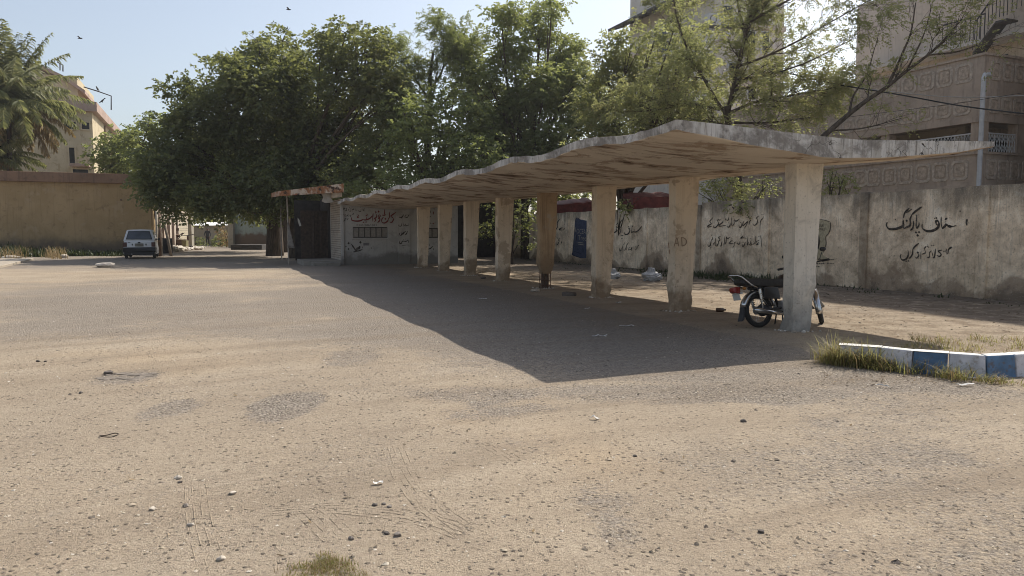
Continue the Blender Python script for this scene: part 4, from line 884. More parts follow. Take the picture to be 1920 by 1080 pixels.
# overhead cables
M_CAB=m_plain('black_cable',(.02,.02,.022),.5)
def cable(px,Y0,Y1,r,label,mat=None):
    n=len(px)-1; P=[atY(u,v,Y0+(Y1-Y0)*i/n) for i,(u,v) in enumerate(px)]; tag(MB().tube(smooth(P,10),r,5).build('overhead_cable',mat or M_CAB,None,True),label,'cable','cables strung past the hostel')
cable([(1440,128),(1570,158),(1690,178),(1800,198),(1920,213),(2100,232)],25.5,20.,.022,'thick black cable sagging across the hostel front'); cable([(1500,150),(1690,174),(1800,182),(1920,179),(2100,168)],25.8,20.5,.014,'pale thin cable nearly level across the hostel front',m_plain('pale_cable',(.35,.34,.33),.5)); cable([(1570,222),(1690,207),(1800,193),(1880,180),(2080,150)],25.4,21.,.008,'thin dark wire rising to the right across the hostel')
# ================================================================ FOLIAGE
def leaf_mat(name,stops,trans=.42,tcol=(.20,.26,.04)):
    b=NB(name); rnd=b.n('ShaderNodeNewGeometry').outputs['Random Per Island']
    cl=b.noise(.55,3,.6); k=b.math('ADD',b.math('MULTIPLY',rnd,.55),b.math('MULTIPLY',b.step(cl,.3,.7),.45))
    c=b.ramp(k,stops); tc=b.mix(.55,c,tcol)
    d=b.n('ShaderNodeBsdfPrincipled',{'Base Color':c,'Roughness':.55,'Specular IOR Level':.35}); t=b.n('ShaderNodeBsdfTranslucent',{'Color':tc})
    mx=b.n('ShaderNodeMixShader',{0:trans,1:d.outputs[0],2:t.outputs[0]}); b.t.links.new(mx.outputs[0],b.out.inputs[0]); return b.m
M_LDARK=leaf_mat('dark_leaves',[(0,(.055,.072,.038)),(.5,(.10,.122,.058)),(.8,(.155,.17,.078)),(1,(.25,.235,.105))],.5,(.40,.42,.11))
M_LMID=leaf_mat('mid_green_leaves',[(0,(.085,.11,.05)),(.5,(.15,.185,.08)),(.85,(.22,.235,.10)),(1,(.30,.26,.11))],.5,(.50,.55,.14))
M_LNEEM=leaf_mat('neem_leaves',[(0,(.115,.135,.065)),(.45,(.20,.21,.095)),(.75,(.28,.265,.12)),(.93,(.36,.29,.14)),(1,(.43,.30,.18))],.52,(.52,.55,.19))
M_BARK=NB('bark'); _n=M_BARK.noise(1.,6,.65,.3,M_BARK.mapv((14,14,2.5))); M_BARK=M_BARK.fin(M_BARK.ramp(_n,[(.35,(.035,.027,.021)),(.65,(.115,.09,.07))]),.95,M_BARK.bump(_n,.8,.03),spec=.1)
def nrm(v): return v/(np.linalg.norm(v,axis=-1,keepdims=True)+1e-9)
def sprays(C,D,rng,k=8,L=.26,lf=(.085,.024),droop=.5):
    """compound leaves: k leaflets in pairs along a drooping midrib at each point C pointing along D -> loose quads"""
    n=len(C); D=nrm(D+rng.normal(0,.45,(n,3))); up=np.array([0,0,1.]); S=nrm(np.cross(D,up+rng.normal(0,.3,(n,3)))); Ls=L*rng.uniform(.7,1.25,(n,1)); out=[]
    for j in range(k):
        t=(j//2+.6)/(k/2); sg=1 if j%2 else -1
        B=C+D*Ls*t; B[:,2]-=droop*Ls[:,0]*t*t*.7
        ld=nrm(S*sg*.8+D*.55-up*droop*(.35+.5*t)+rng.normal(0,.22,(n,3))); ll=lf[0]*rng.uniform(.75,1.25,(n,1)); wv=nrm(np.cross(ld,rng.normal(0,1,(n,3))+up*.8))*lf[1]*rng.uniform(.8,1.2,(n,1))
        out.append(np.stack([B,B+ld*ll*.45+wv,B+ld*ll,B+ld*ll*.45-wv],1))
    return np.stack(out,1).reshape(-1,4,3)
def lobe_points(lobes,rng,dens,clump=.34,per=9,flat=.85,keep=.9):
    Cs=[];Ds=[]
    for c,r in lobes:
        n=max(6,int(dens*r*r)); d=nrm(rng.normal(0,1,(n,3))); rad=r*rng.uniform(.25,1,(n,1))**.45; q=c+d*rad*np.array([1,1,flat])
        q=q[vnoise(q,1/ max(.9,r*.75))>-.45*keep-.05]; q=q[rng.random(len(q))<keep]
        m=rng.integers(int(per*.6),int(per*1.4)+1,len(q)); idx=np.repeat(np.arange(len(q)),m); off=np.clip(rng.normal(0,clump,(len(idx),3)),-1.5*clump,1.5*clump)*np.array([1,1,.7])
        Cs.append(q[idx]+off); Ds.append(nrm(q[idx]-c)*.5+off/clump*.45+np.array([0,0,.12]))
    return np.concatenate(Cs),np.concatenate(Ds)
def curve_limb(a,b_,rng,sag=.12,n=6):
    a=np.array(a,float);b_=np.array(b_,float); L=np.linalg.norm(b_-a); mid=(a+b_)/2+rng.normal(0,sag*L*.5,3)+np.array([0,0,sag*L*.6])
    return [(1-t)**2*a+2*(1-t)*t*mid+t*t*b_ for t in np.linspace(0,1,n)]
def crown_tree(name,label,cat,base,fork_h,lobes,mat,seed,dens=10,per=9,k=6,L=.30,lf=(.15,.05),trunk_r=.3,group=None,clump=.34,flat=.85,droop=.5,keep=.9,twigs=True,lean=(0,0),fill=0,thin=()):
    rng=np.random.default_rng(seed); t=thing(name,label,cat,(base[0],base[1],0),0,group); m=MB(); b0=np.array([base[0],base[1],-.2]); fk=np.array([base[0]+lean[0],base[1]+lean[1],fork_h])
    tr_=curve_limb(b0,fk,rng,.05,7); m.tube(tr_,[trunk_r*(1.25-.5*i/6) for i in range(7)],10)
    for c,r in list(lobes)+list(thin):
        st=tr_[int(rng.integers(4,7))]; P=curve_limb(st,c,rng,.14,7); r0=min(trunk_r*.6,.05+.035*r*2)
        m.tube(P,[r0*(1-.75*i/6) for i in range(7)],7)
        if twigs:
            for _ in range(int(2+r*1.5)):
                s=P[int(rng.integers(3,7))]; e=c+nrm(rng.normal(0,1,3))*r*rng.uniform(.6,1.05); m.tube(curve_limb(s,e,rng,.12,4),[.028,.02,.013,.007],4,False)
    m.build('trunk',M_BARK,t,True)
    C,D=lobe_points(lobes,rng,dens,clump,per,flat,keep)
    if fill:
        for c,r in lobes:
            n=int(fill*r*r); d=nrm(rng.normal(0,1,(n,3))); q=c+d*r*.82*rng.random((n,1))**.4*np.array([1,1,flat]); q=q[vnoise(q,.8)>-.30]; C=np.concatenate([C,q]); D=np.concatenate([D,nrm(q-c)+np.array([0,0,-.1])])
    if thin:
        C2,D2=lobe_points(thin,rng,dens*.42,clump*.8,per,flat,.8); C=np.concatenate([C,C2]); D=np.concatenate([D,D2])
    quads_obj('crown',sprays(C,D,rng,k,L,lf,droop),mat,t); return t
def LB(Y,*a,jit=1.2,seed=0):
    rng=np.random.default_rng(seed+int(Y*10)); out=[]
    for q in a:
        u,v,r=q[:3]; Yq=Y+(q[3] if len(q)>3 else rng.uniform(-jit,jit)); out.append((atY(u,v,Yq),r/pxm(Yq)))
    return out
gx=lambda u,Y: (atY(u,430,Y)[0],Y)
# the two big dark trees
crown_tree('shade_tree','broad dark leafy shade tree beside the white car and the ochre hall','tree',gx(514,43),3.6,LB(40,
 (455,150,42),(490,112,40),(528,100,36),(352,262,56),(425,215,62),(500,172,62),(556,140,50),(328,318,48),(402,308,64),(478,268,70),(546,226,62),(438,352,48),(512,340,54),
 (372,366,34),(298,350,40),(330,378,26),(470,388,22),(400,388,20),(300,304,38),(545,320,58),(500,392,22),(570,270,58),(278,318,26),jit=2.4),M_LDARK,1,dens=17,per=14,k=6,L=.38,lf=(.20,.066),fill=90,trunk_r=.42,clump=.34,flat=.9,
 thin=LB(40,(332,192,42),(385,150,46),(440,112,40),(488,82,30),(530,76,32),(302,240,36),(262,270,30),(360,210,44),(410,180,44),(560,100,30),(345,160,20),(420,110,22),jit=1.5))
crown_tree('shade_tree','tallest dark leafy shade tree rising behind the rusty porch','tree',gx(562,39.5),3.4,LB(37.8,
 (622,88,38),(648,62,26),(688,98,42),(712,150,44),(644,150,54),(600,196,56),(682,212,58),(742,188,36),(722,258,50),(655,280,64),(590,290,56),(566,352,40),(622,352,46),(700,322,38),(530,330,46),(525,380,24),(575,376,28),(610,374,26),(660,335,38),jit=2.),M_LDARK,2,dens=18,per=14,k=6,L=.36,lf=(.19,.062),fill=95,trunk_r=.50,clump=.32,flat=.9,
 thin=LB(37.8,(690,66,26),(725,110,28),(752,160,30),(600,100,30),(750,225,34),(756,280,30),jit=1.))
crown_tree('shade_tree','dark leafy shade tree standing deeper in the alley behind the broad one','tree',gx(536,50),3.4,LB(48.5,(340,330,44,-1),(380,300,50,1),(430,280,54,2),(480,300,54,0),(400,360,36,3),(450,370,34,4),(500,360,38,3),(350,375,26,2),(320,350,30,0),(530,380,30,2),(420,392,22,4.5),(475,394,22,4.5),(365,392,18,4),(540,300,44,1)),M_LDARK,7,dens=10,per=12,k=6,L=.42,lf=(.24,.08),fill=50,trunk_r=.36,clump=.4,flat=.9)
# brighter trees between
crown_tree('leafy_tree','mid green tree with bright edges behind the low end of the shelter roof','tree',gx(815,35.6),2.8,LB(34.8,
 (776,260,36),(832,232,40),(862,282,46),(800,312,40),(762,322,30),(742,338,24),(880,330,36),(700,352,24),(676,348,20),(840,322,36),(905,290,34),(780,210,24),(730,318,22),jit=1.6),M_LMID,3,dens=24,per=11,k=6,L=.34,lf=(.17,.056),fill=110,trunk_r=.2,clump=.32,keep=.8,thin=LB(35.5,(750,190,26),(800,190,30),(850,190,30),(890,250,30),(760,240,26),(880,205,26),jit=.8))
crown_tree('neem_tree','tall feathery neem tree with its top near the picture edge above the middle columns','tree',gx(985,37.5),3.5,LB(37.5,
 (868,88,26),(880,128,22),(902,140,34),(940,36,28),(962,92,40),(1010,42,30),(1034,16,22),(1050,92,36),(1000,160,44),(930,204,44),(888,206,30),(1044,176,40),(1086,146,32),(958,262,50),(1040,250,46),(905,258,36),(1000,306,36),(930,318,38),(1060,300,34),(975,200,30),(862,170,20),(1100,215,36),jit=1.8),M_LMID,4,dens=40,per=12,k=8,L=.38,lf=(.165,.05),fill=95,trunk_r=.2,clump=.27,keep=.88)
crown_tree('neem_tree','yellow green bushy neem tree right of the tall feathery one','tree',gx(1165,33),3.2,LB(32.5,
 (1130,118,34),(1182,96,42),(1124,182,44),(1192,164,50),(1246,134,36),(1160,232,46),(1228,216,46),(1108,252,40),(1276,196,36),(1204,270,38),(1146,284,32),(1288,244,36),(1232,60,22),(1252,262,30),jit=1.5),M_LNEEM,5,dens=34,per=11,k=8,L=.34,lf=(.15,.045),fill=80,trunk_r=.2,clump=.27,keep=.86,thin=LB(30,(1288,92,26),(1326,122,26),(1348,62,20),(1300,50,18),(1340,170,26),(1262,60,20),(1310,220,26),(1350,240,24),jit=.8))
# behind-left trees, far trees, shrubs over the wall
crown_tree('leafy_tree','pale green tree between the yellow house and the big dark tree','tree',gx(235,60),3.5,LB(60,(202,282,26),(236,292,32),(268,262,28),(282,226,20),(256,322,36),(292,302,26),(216,322,26),(196,312,18),(240,258,18),(290,340,24),jit=1.5),M_LMID,6,dens=14,per=10,k=6,L=.45,lf=(.25,.085),fill=30,trunk_r=.22,clump=.4,keep=.9)
for i,(u,v,r,Y,lab) in enumerate(((372,396,30,96,'far dark tree behind the tin roofed shed'),(470,392,34,92,'far dark tree behind the teal yard wall'),(566,400,34,88,'far dark tree behind the porch'),(1068,362,26,52,'far dark tree over the dark red sheet roof'),(1000,372,24,54,'far dark tree behind the broken column'),(905,380,34,62,'far dark tree seen past the kiosk'))):
    crown_tree('distant_tree',lab,'tree',gx(u,Y),1.5,LB(Y,(u,v,r),(u-r,v+8,r*.8),(u+r,v+6,r*.8),(u,v-12,r*.6)),M_LDARK,20+i,dens=4,per=9,k=5,L=.6,lf=(.34,.12),trunk_r=.2,clump=.55,group='far trees at the back')
crown_tree('shrub','dark shrub in the deep shade before the far end of the boundary wall','shrub',gx(960,31.5),.5,LB(31.5,(930,392,20),(950,420,22),(975,400,24),(985,440,18),(925,440,20),(962,370,16),(905,425,16),jit=.6),M_LDARK,30,dens=26,per=9,k=6,L=.22,lf=(.10,.035),trunk_r=.05,clump=.2)
crown_tree('shrub','leafy yellow green shrub peeping over the wall between the first two columns','shrub',gx(1380,24.6),1.4,LB(24.6,(1322,358,20),(1352,350,22),(1392,352,26),(1424,356,18),(1440,345,14),(1368,372,14),(1335,340,14),jit=.5),M_LNEEM,31,dens=30,per=9,k=8,L=.2,lf=(.075,.025),trunk_r=.05,clump=.16,keep=.8)
crown_tree('shrub','green sprig hanging over the wall between second and third columns','shrub',gx(1160,29.4),1.6,LB(28.4,(1158,366,14),(1178,380,14),(1168,392,9),(1196,372,9),jit=.3),M_LNEEM,32,dens=40,per=9,k=8,L=.2,lf=(.085,.028),trunk_r=.04,clump=.15,keep=.9)
crown_tree('shrub','thin sprig over the wall right of the nearest column','shrub',gx(1568,22),1.6,LB(22,(1562,322,12),(1578,340,12),(1556,350,14),(1590,352,10),jit=.3),M_LNEEM,33,dens=40,per=8,k=8,L=.2,lf=(.07,.022),trunk_r=.03,clump=.14,keep=.8)
crown_tree('shrub','small pale green sprig hanging down the wall above the two-line writing','shrub',(onP(1376,380,15.7)[0],onP(1376,380,15.7)[1]),2.3,[(onP(1372,384,14.8),.16),(onP(1388,392,14.8),.16),(onP(1394,380,14.85),.12)],M_LNEEM,34,dens=260,per=4,k=8,L=.16,lf=(.06,.02),trunk_r=.012,clump=.09)
# sparse tree with bare limbs, in front of the hostel
def limb_tree(name,label,base,paths,mat,seed,kids=16,leaf=1.,twl=1.5,trunk_r=.16,per=4):
    rng=np.random.default_rng(seed); t=thing(name,label,'tree',(base[0],base[1],0)); m=MB(); tips=[]
    def twig(s,d,L,r,dep):
        n=5; P=[s]; d=nrm(d)
        for i in range(n): d=nrm(d+rng.normal(0,.17,3)+np.array([0,0,.05-.05*(dep==0)])); P.append(P[-1]+d*L/n)
        m.tube(P,[r*(1-.72*i/n) for i in range(n+1)],5 if r>.012 else 4,False)
        if dep>0:
            for _ in range(int(rng.integers(3,6))):
                i=int(rng.integers(1,n+1)); dd=nrm(d+rng.normal(0,.62,3)); twig(P[i],dd,L*rng.uniform(.4,.7),max(.004,r*.5),dep-1)
        for i in range(2 if dep else 3,n+1): 
            if rng.random()<(.85 if dep==0 else .4): tips.append((P[i],d))
    for pts,r0,r1,kf,bias in paths:
        P=smooth([atY(*q) for q in pts],6) if not isinstance(pts[0],np.ndarray) else smooth(pts,6); n=len(P); m.tube(P,[r0+(r1-r0)*i/(n-1) for i in range(n)],8)
        for _ in range(int(kids*kf)):
            i=int(rng.integers(max(1,int(n*.25)),n)); d=nrm(P[i]-P[i-1])+rng.normal(0,.55,3)+np.array(bias); twig(P[i],d,twl*rng.uniform(.6,1.2),max(.008,(r0+(r1-r0)*i/n)*.38),2 if r0>.05 else 1)
    m.build('trunk',M_BARK,t,True)
    C=np.array([q for q,_ in tips]); D=np.array([d for _,d in tips]); sel=rng.random(len(C))<leaf; C,D=C[sel],D[sel]; C=np.repeat(C,per,0); D=np.repeat(D,per,0); C=C+rng.normal(0,.07,C.shape)
    quads_obj('crown',sprays(C,D,rng,9,.27,(.085,.021),.6),mat,t); return t
Yb=26.5; g0=gx(1392,Yb); b0=np.array([g0[0],g0[1],-.1])
limb_tree('neem_tree','half bare neem tree with forked dark limbs in front of the grey block',g0,[
 ([b0,atY(1384,330,Yb),atY(1368,240,Yb),atY(1358,200,Yb)],.15,.10,.2,(0,0,0)),([(1362,215,Yb),(1369,190,Yb),(1384,124,Yb-.3),(1396,72,Yb-.5),(1408,30,Yb-.8),(1422,-30,Yb-1)],.085,.032,1.5,(.2,-.1,.1)),([(1360,210,Yb),(1345,192,Yb),(1316,140,Yb+.4),(1294,106,Yb+.8),(1270,36,Yb+1.),(1262,-10,Yb+1)],.075,.026,1.3,(-.2,0,.1)),
 ([(1398,66,Yb-.5),(1386,20,Yb),(1380,-20,Yb)],.06,.03,.6,(0,0,0)),([(1384,124,Yb-.3),(1430,108,Yb-1),(1490,80,Yb-1.6),(1560,40,Yb-2.2),(1640,-5,Yb-2.8)],.048,.014,1.6,(.3,-.1,.25)),([(1378,150,Yb-.3),(1440,140,Yb-.8),(1510,118,Yb-1.4),(1590,78,Yb-2.)],.045,.012,1.6,(.3,0,.2)),
 ([(1366,212,Yb),(1420,190,Yb-.6),(1470,182,Yb-1.),(1530,170,Yb-1.5)],.06,.02,1.5,(.2,0,.1)),([(1350,205,Yb),(1300,196,Yb+.3),(1240,205,Yb+.6),(1190,210,Yb+.8)],.06,.02,1.2,(-.2,0,.2)),([(1408,40,Yb-.8),(1460,10,Yb-1.2),(1520,-20,Yb-1.8)],.05,.02,1.,(.3,0,.3)),([(1376,230,Yb),(1440,230,Yb-.6),(1520,220,Yb-1.2)],.05,.015,1.3,(.1,0,.1)),
 ([(1370,236,Yb),(1330,228,Yb-.2),(1290,222,Yb)],.05,.02,1.2,(-.1,0,.2)),([(1376,170,Yb),(1420,160,Yb+.5),(1450,150,Yb+.8)],.05,.02,1.,(.1,.1,.2))],M_LNEEM,41,kids=14,leaf=.5,twl=1.25,per=3)
Yg=22.8; g1=gx(1470,Yg); b1=np.array([g1[0],g1[1],-.1])
limb_tree('neem_tree','leaning bare limbed neem whose diagonal branch crosses the hostel front',g1,[
 ([b1,atY(1478,370,Yg),atY(1500,300,Yg),atY(1550,250,Yg)],.11,.085,.0,(0,0,0)),([(1548,252,Yg),(1592,214,Yg),(1627,187,Yg-.2),(1663,163,Yg-.4),(1700,133,Yg-.6),(1740,103,Yg-.8),(1768,77,Yg-1),(1800,40,Yg-1.2)],.08,.018,1.5,(.3,0,.35)),([(1663,163,Yg-.4),(1678,132,Yg-.4),(1692,100,Yg-.4),(1708,60,Yg-.5),(1717,5,Yg-.5)],.05,.016,.8,(.1,0,.3)),
 ([(1740,103,Yg-.8),(1790,98,Yg-1.2),(1840,82,Yg-1.5),(1866,70,Yg-1.6)],.03,.01,.8,(.4,0,.2)),([(1592,214,Yg),(1600,180,Yg+.3),(1625,140,Yg+.4),(1640,90,Yg+.4)],.04,.012,1.,(.0,0,.3)),([(1560,245,Yg),(1620,240,Yg-.4),(1690,222,Yg-.8)],.03,.01,.7,(.3,0,.1)),([(1700,133,Yg-.6),(1730,70,Yg-.5),(1745,20,Yg-.4)],.03,.01,.7,(.1,0,.3))],M_LNEEM,42,kids=8,leaf=.26,twl=1.0,per=2)
g2=gx(800,38.5); b2=np.array([g2[0],g2[1],-.1])
limb_tree('sparse_tree','thin twiggy tree top against the sky between the dark tree and the tall neem',g2,[([b2,atY(800,330,38.5),atY(806,230,38.5),atY(806,150,38.5),atY(812,100,38.5)],.2,.06,.4,(0,0,.3)),([(806,190,38.5),(780,150,38.5),(757,118,38.5)],.07,.025,.9,(-.2,0,.3)),([(806,170,38.5),(830,130,38.5),(832,80,38.5)],.07,.02,1.,(.1,0,.4)),([(806,220,38.5),(850,170,38.5),(862,130,38.5)],.06,.02,.8,(.2,0,.3)),([(804,230,38.5),(770,190,38.5),(745,165,38.5)],.06,.02,.8,(-.2,0,.3))],M_LMID,43,kids=9,leaf=.75,twl=1.6,per=5)
# ================================================================ PALMS
M_FRG=leaf_mat('palm_green',[(0,(.10,.12,.055)),(.6,(.19,.205,.09)),(1,(.36,.34,.19))],.45,(.42,.42,.14)); M_FRD=leaf_mat('palm_dry',[(0,(.17,.125,.06)),(.6,(.26,.19,.09)),(1,(.36,.28,.15))],.3,(.40,.30,.10))
def palm(label,u,v,Y,R,seed,nf=30,group=None):
    rng=np.random.default_rng(seed); c=atY(u,v,Y); t=thing('coconut_palm',label,'palm tree',(c[0]-.4,Y,0)); m=MB(); base=np.array([c[0]-.4,Y,-.1]); m.tube(curve_limb(base,c,rng,.03,9),[.26,.2,.18,.17,.17,.16,.16,.16,.17],10); m.build('trunk',M_BARK,t,True)
    G_=[];D_=[];ribs=MB(); ribd=MB()
    for i in range(nf):
        az=i*2.39996+rng.uniform(-.2,.2); q=i/nf; el=math.radians(86-100*q+rng.uniform(-8,8)); L=R*rng.uniform(.85,1.1)*(1-.15*q); dry=q>.7 and rng.random()<.45
        d=np.array([math.cos(az)*math.cos(el),math.sin(az)*math.cos(el),math.sin(el)]); P=[c.copy()]; n=16; dd=d.copy()
        for k in range(n): dd=nrm(dd+np.array([0,0,-.060-.03*q])); P.append(P[-1]+dd*L/n)
        P=np.array(P); (ribd if dry else ribs).tube(P,[.035*(1-.8*k/n) for k in range(n+1)],5,False); T=nrm(np.gradient(P,axis=0)); side=nrm(np.cross(T,np.array([0,0,1.])+1e-3)); Q=[]
        m_=60
        for k in range(m_):
            f=.10+.9*k/m_; x=f*n; i0=min(int(x),n-1); fr=x-i0; B=P[i0]*(1-fr)+P[i0+1]*fr; ll=.16*R*(math.sin(math.pi*min(1,f*.92+.06))**.6)*rng.uniform(.8,1.15)
            for sg in (-1,1):
                ld=nrm(side[i0]*sg*.75+T[i0]*.55+np.array([0,0,-.35-.35*rng.random()])+rng.normal(0,.16,3)); ld2=nrm(ld+np.array([0,0,-.65])); wv=nrm(np.cross(ld,T[i0]+rng.normal(0,.4,3)))*.042*R/4
                M_=B+ld*ll*.55; E=M_+ld2*ll*.5; Q.append([B-wv*.6,B+wv*.6,M_+wv,M_-wv]); Q.append([M_-wv,M_+wv,E+wv*.2,E-wv*.2])
        (D_ if dry else G_).extend(Q)
    o=quads_obj('green_fronds',np.array(G_),M_FRG,t); ribs.build('frond_ribs',M_FRG,t,True)
    if D_: quads_obj('dry_fronds',np.array(D_),M_FRD,t); ribd.build('dry_frond_ribs',M_FRD,t,True)
palm('tall shaggy coconut palm with browning lower fronds in front of the yellow house',16,200,54.5,5.9,3,84); palm('shorter coconut palm with yellowed fronds at the left edge just above the ochre hall',-20,300,53.8,4.2,9,40)
# ================================================================ GRASS AND WEEDS
def blades(P,h,rng,w=.006,lean=.5,n_seg=3):
    n=len(P); az=rng.uniform(0,6.283,n); d=np.stack([np.cos(az),np.sin(az),np.zeros(n)],-1); s=np.stack([-np.sin(az+rng.normal(0,.5,n)),np.cos(az),np.zeros(n)],-1); h=h[:,None]; ln=(lean*rng.uniform(.2,1.3,n))[:,None]; W_=w*rng.uniform(.6,1.4,(n,1)); out=[]
    pt=lambda t: P+d*h*ln*t*t+np.array([0,0,1.])*h*(t-.25*ln*t*t)
    for k in range(n_seg):
        t0,t1=k/n_seg,(k+1)/n_seg; a,b_=pt(t0),pt(t1); w0=W_*(1-t0**1.5*.9); w1=W_*(1-t1**1.5*.9); out.append(np.stack([a-s*w0,a+s*w0,b_+s*w1,b_-s*w1],1))
    return np.concatenate(out)
M_GRS=leaf_mat('green_grass',[(0,(.075,.09,.03)),(.4,(.15,.155,.05)),(.7,(.27,.235,.09)),(1,(.46,.38,.2))],.5,(.5,.47,.16)); M_DRY=leaf_mat('straw_grass',[(0,(.19,.13,.065)),(.6,(.30,.215,.11)),(1,(.42,.33,.19))],.3,(.4,.3,.12)); M_WEED=leaf_mat('dark_weeds',[(0,(.02,.03,.014)),(.6,(.04,.055,.02)),(1,(.08,.085,.035))],.25,(.1,.13,.03))
def tuft(poly_uv,N,h0,h1,rng,wt=None):
    (u0,v0),(u1,v1)=poly_uv; u=rng.uniform(u0,u1,N); v=rng.uniform(v0,v1,N); P=np.array([G(a,b_) for a,b_ in zip(u,v)]); return P,rng.uniform(h0,h1,N)
rng=np.random.default_rng(77)
# grass at the foot of the painted kerb
KT=[(1574,646),(1650,651),(1712,657.5),(1779,662),(1850,667),(1904,664.5),(1975,660),(2060,656)]
KTG=[G(u,v,.21) for u,v in KT]
for ang_ in (8,12,16,20,24): KTG.append(KTG[-1]+np.array([math.cos(math.radians(ang_)),math.sin(math.radians(ang_)),0])*.62)
Pg=[];hg=[]
def along(P,N,spread,h0,h1,t0=0,t1=1,hf=None):
    L=smooth(P,10); n=len(L); out=[];hh=[]
    for _ in range(N):
        t=rng.uniform(t0,t1); x=t*(n-1); i=min(int(x),n-2); q=L[i]+(L[i+1]-L[i])*(x-i); tt=nrm(L[i+1]-L[i]); s=np.array([tt[1],-tt[0],0]); q=q.copy(); q[2]=0; out.append(q+s*spread(rng)); hh.append(rng.uniform(h0,h1)*(hf(t) if hf else 1))
    return out,hh
# clumps, not a lawn: blades gather round stools
front=[G(u,v) for u,v in ((1545,676),(1585,682),(1640,688),(1700,697),(1760,704),(1830,712),(1885,716))]
L=smooth(front,10)
for _ in range(120):
    t=rng.random()**1.3; c=L[int(t*(len(L)-1))]+np.array([rng.normal(.02,.06),rng.uniform(-.26+.1*t,.03),0]); n=int(rng.integers(6,22)); hmax=np.interp(t,[0,.12,.38,.6,.8,1],[.24,.36,.28,.22,.17,.1])*rng.uniform(.25,1.15)
    P=c+np.stack([rng.normal(0,.045,n),rng.normal(0,.045,n),np.zeros(n)],-1); Pg.append(P); hg.append(hmax*rng.uniform(.45,1.,n))
for _ in range(60): # behind the kerb
    c=G(rng.uniform(1690,1930),rng.uniform(636,660)); n=int(rng.integers(8,20)); Pg.append(c+np.stack([rng.normal(0,.06,n),rng.normal(0,.06,n),np.zeros(n)],-1)); hg.append(rng.uniform(.03,.14,n))
for _ in range(120):
    t=rng.random()*.42; c=L[int(t*(len(L)-1))]+np.array([rng.normal(.02,.06),rng.uniform(-.16,.06),0]); n=int(rng.integers(5,16)); Pg.append(c+np.stack([rng.normal(0,.05,n),rng.normal(0,.05,n),np.zeros(n)],-1)); hg.append(np.interp(t,[0,.1,.3,.42],[.3,.44,.38,.22])*rng.uniform(.4,1.05)*rng.uniform(.5,1,n))
Q=blades(np.concatenate(Pg),np.concatenate(hg),rng,.0032,1.25); 
sel=rng.random(len(Q)//3)<.68; sel3=np.tile(sel,3)
tag(quads_obj('grass',Q[sel3],M_GRS),'rough green grass tufts along the blue and white kerb','grass',kind='stuff'); tag(quads_obj('dry_grass',Q[~sel3],M_DRY),'straw coloured grass mixed along the blue and white kerb','grass',kind='stuff')
Pn=[];hn=[]
for _ in range(120):
    u=rng.normal(608,34); v=1042+abs(rng.normal(0,24))+abs(u-610)*.35; c=G(u,min(v,1120)); n=int(rng.integers(8,20)); Pn.append(c+np.stack([rng.normal(0,.02,n),rng.normal(0,.02,n),np.zeros(n)],-1)); hn.append(rng.uniform(.006,.03,n))
Q=blades(np.concatenate(Pn),np.concatenate(hn),rng,.0016,1.1); sel3=np.tile(rng.random(len(Q)//3)<.6,3)
tag(quads_obj('grass',Q[sel3],M_GRS),'small low grass patch in the sand near the bottom edge','grass',kind='stuff'); tag(quads_obj('dry_grass',Q[~sel3],M_DRY),'dried blades in the small grass patch near the bottom edge','grass',kind='stuff')
Pd=[];hd=[]
for (u,v,su,n) in ((38,481,7,130),(24,484,10,60),(8,482,8,50),(104,482,6,120),(112,484,5,60)):
    for _ in range(n//8): c=G(u+rng.normal(0,su),v+rng.normal(0,1.)); k=8; Pd.append(c+np.stack([rng.normal(0,.12,k),rng.normal(0,.3,k),np.zeros(k)],-1)); hd.append(rng.uniform(.2,.75,k))
tag(quads_obj('dry_grass',blades(np.concatenate(Pd),np.concatenate(hd),rng,.016,.55),M_DRY),'tall dry straw tufts by the broken slab on the left','grass',kind='stuff')
Pw=[];hw=[]
for _ in range(420):
    p=rng.uniform(-20,-4.2); a=rng.uniform(47.5,51.9); hm=1.25*(.35+.65*np.clip((-6-p)/7,0,1))*rng.uniform(.4,1); c=W(a,p); n=14; Pw.append(c+np.stack([rng.normal(0,.22,n),rng.normal(0,.22,n),np.zeros(n)],-1)); hw.append(hm*rng.uniform(.4,1,n))
tag(quads_obj('weeds',blades(np.concatenate(Pw),np.concatenate(hw),rng,.04,.6),M_WEED),'dark weeds at the foot of the ochre hall','weeds',kind='stuff')
Pw=[];hw=[]
for _ in range(230):
    a=rng.choice([rng.uniform(8,34),rng.normal(19,2.2),rng.normal(17,1.)]); p=14.95-abs(rng.normal(0,.8)); c=W(a,p); n=10; Pw.append(c+np.stack([rng.normal(0,.12,n),rng.normal(0,.12,n),np.zeros(n)],-1)); hw.append(rng.uniform(.03,.24,n)*rng.uniform(.3,1.2)*(1.1 if 15<a<22 else .45))
tag(quads_obj('weeds',blades(np.concatenate(Pw),np.concatenate(hw),rng,.014,.8),M_WEED),'low dark weeds along the foot of the boundary wall','weeds',kind='stuff')
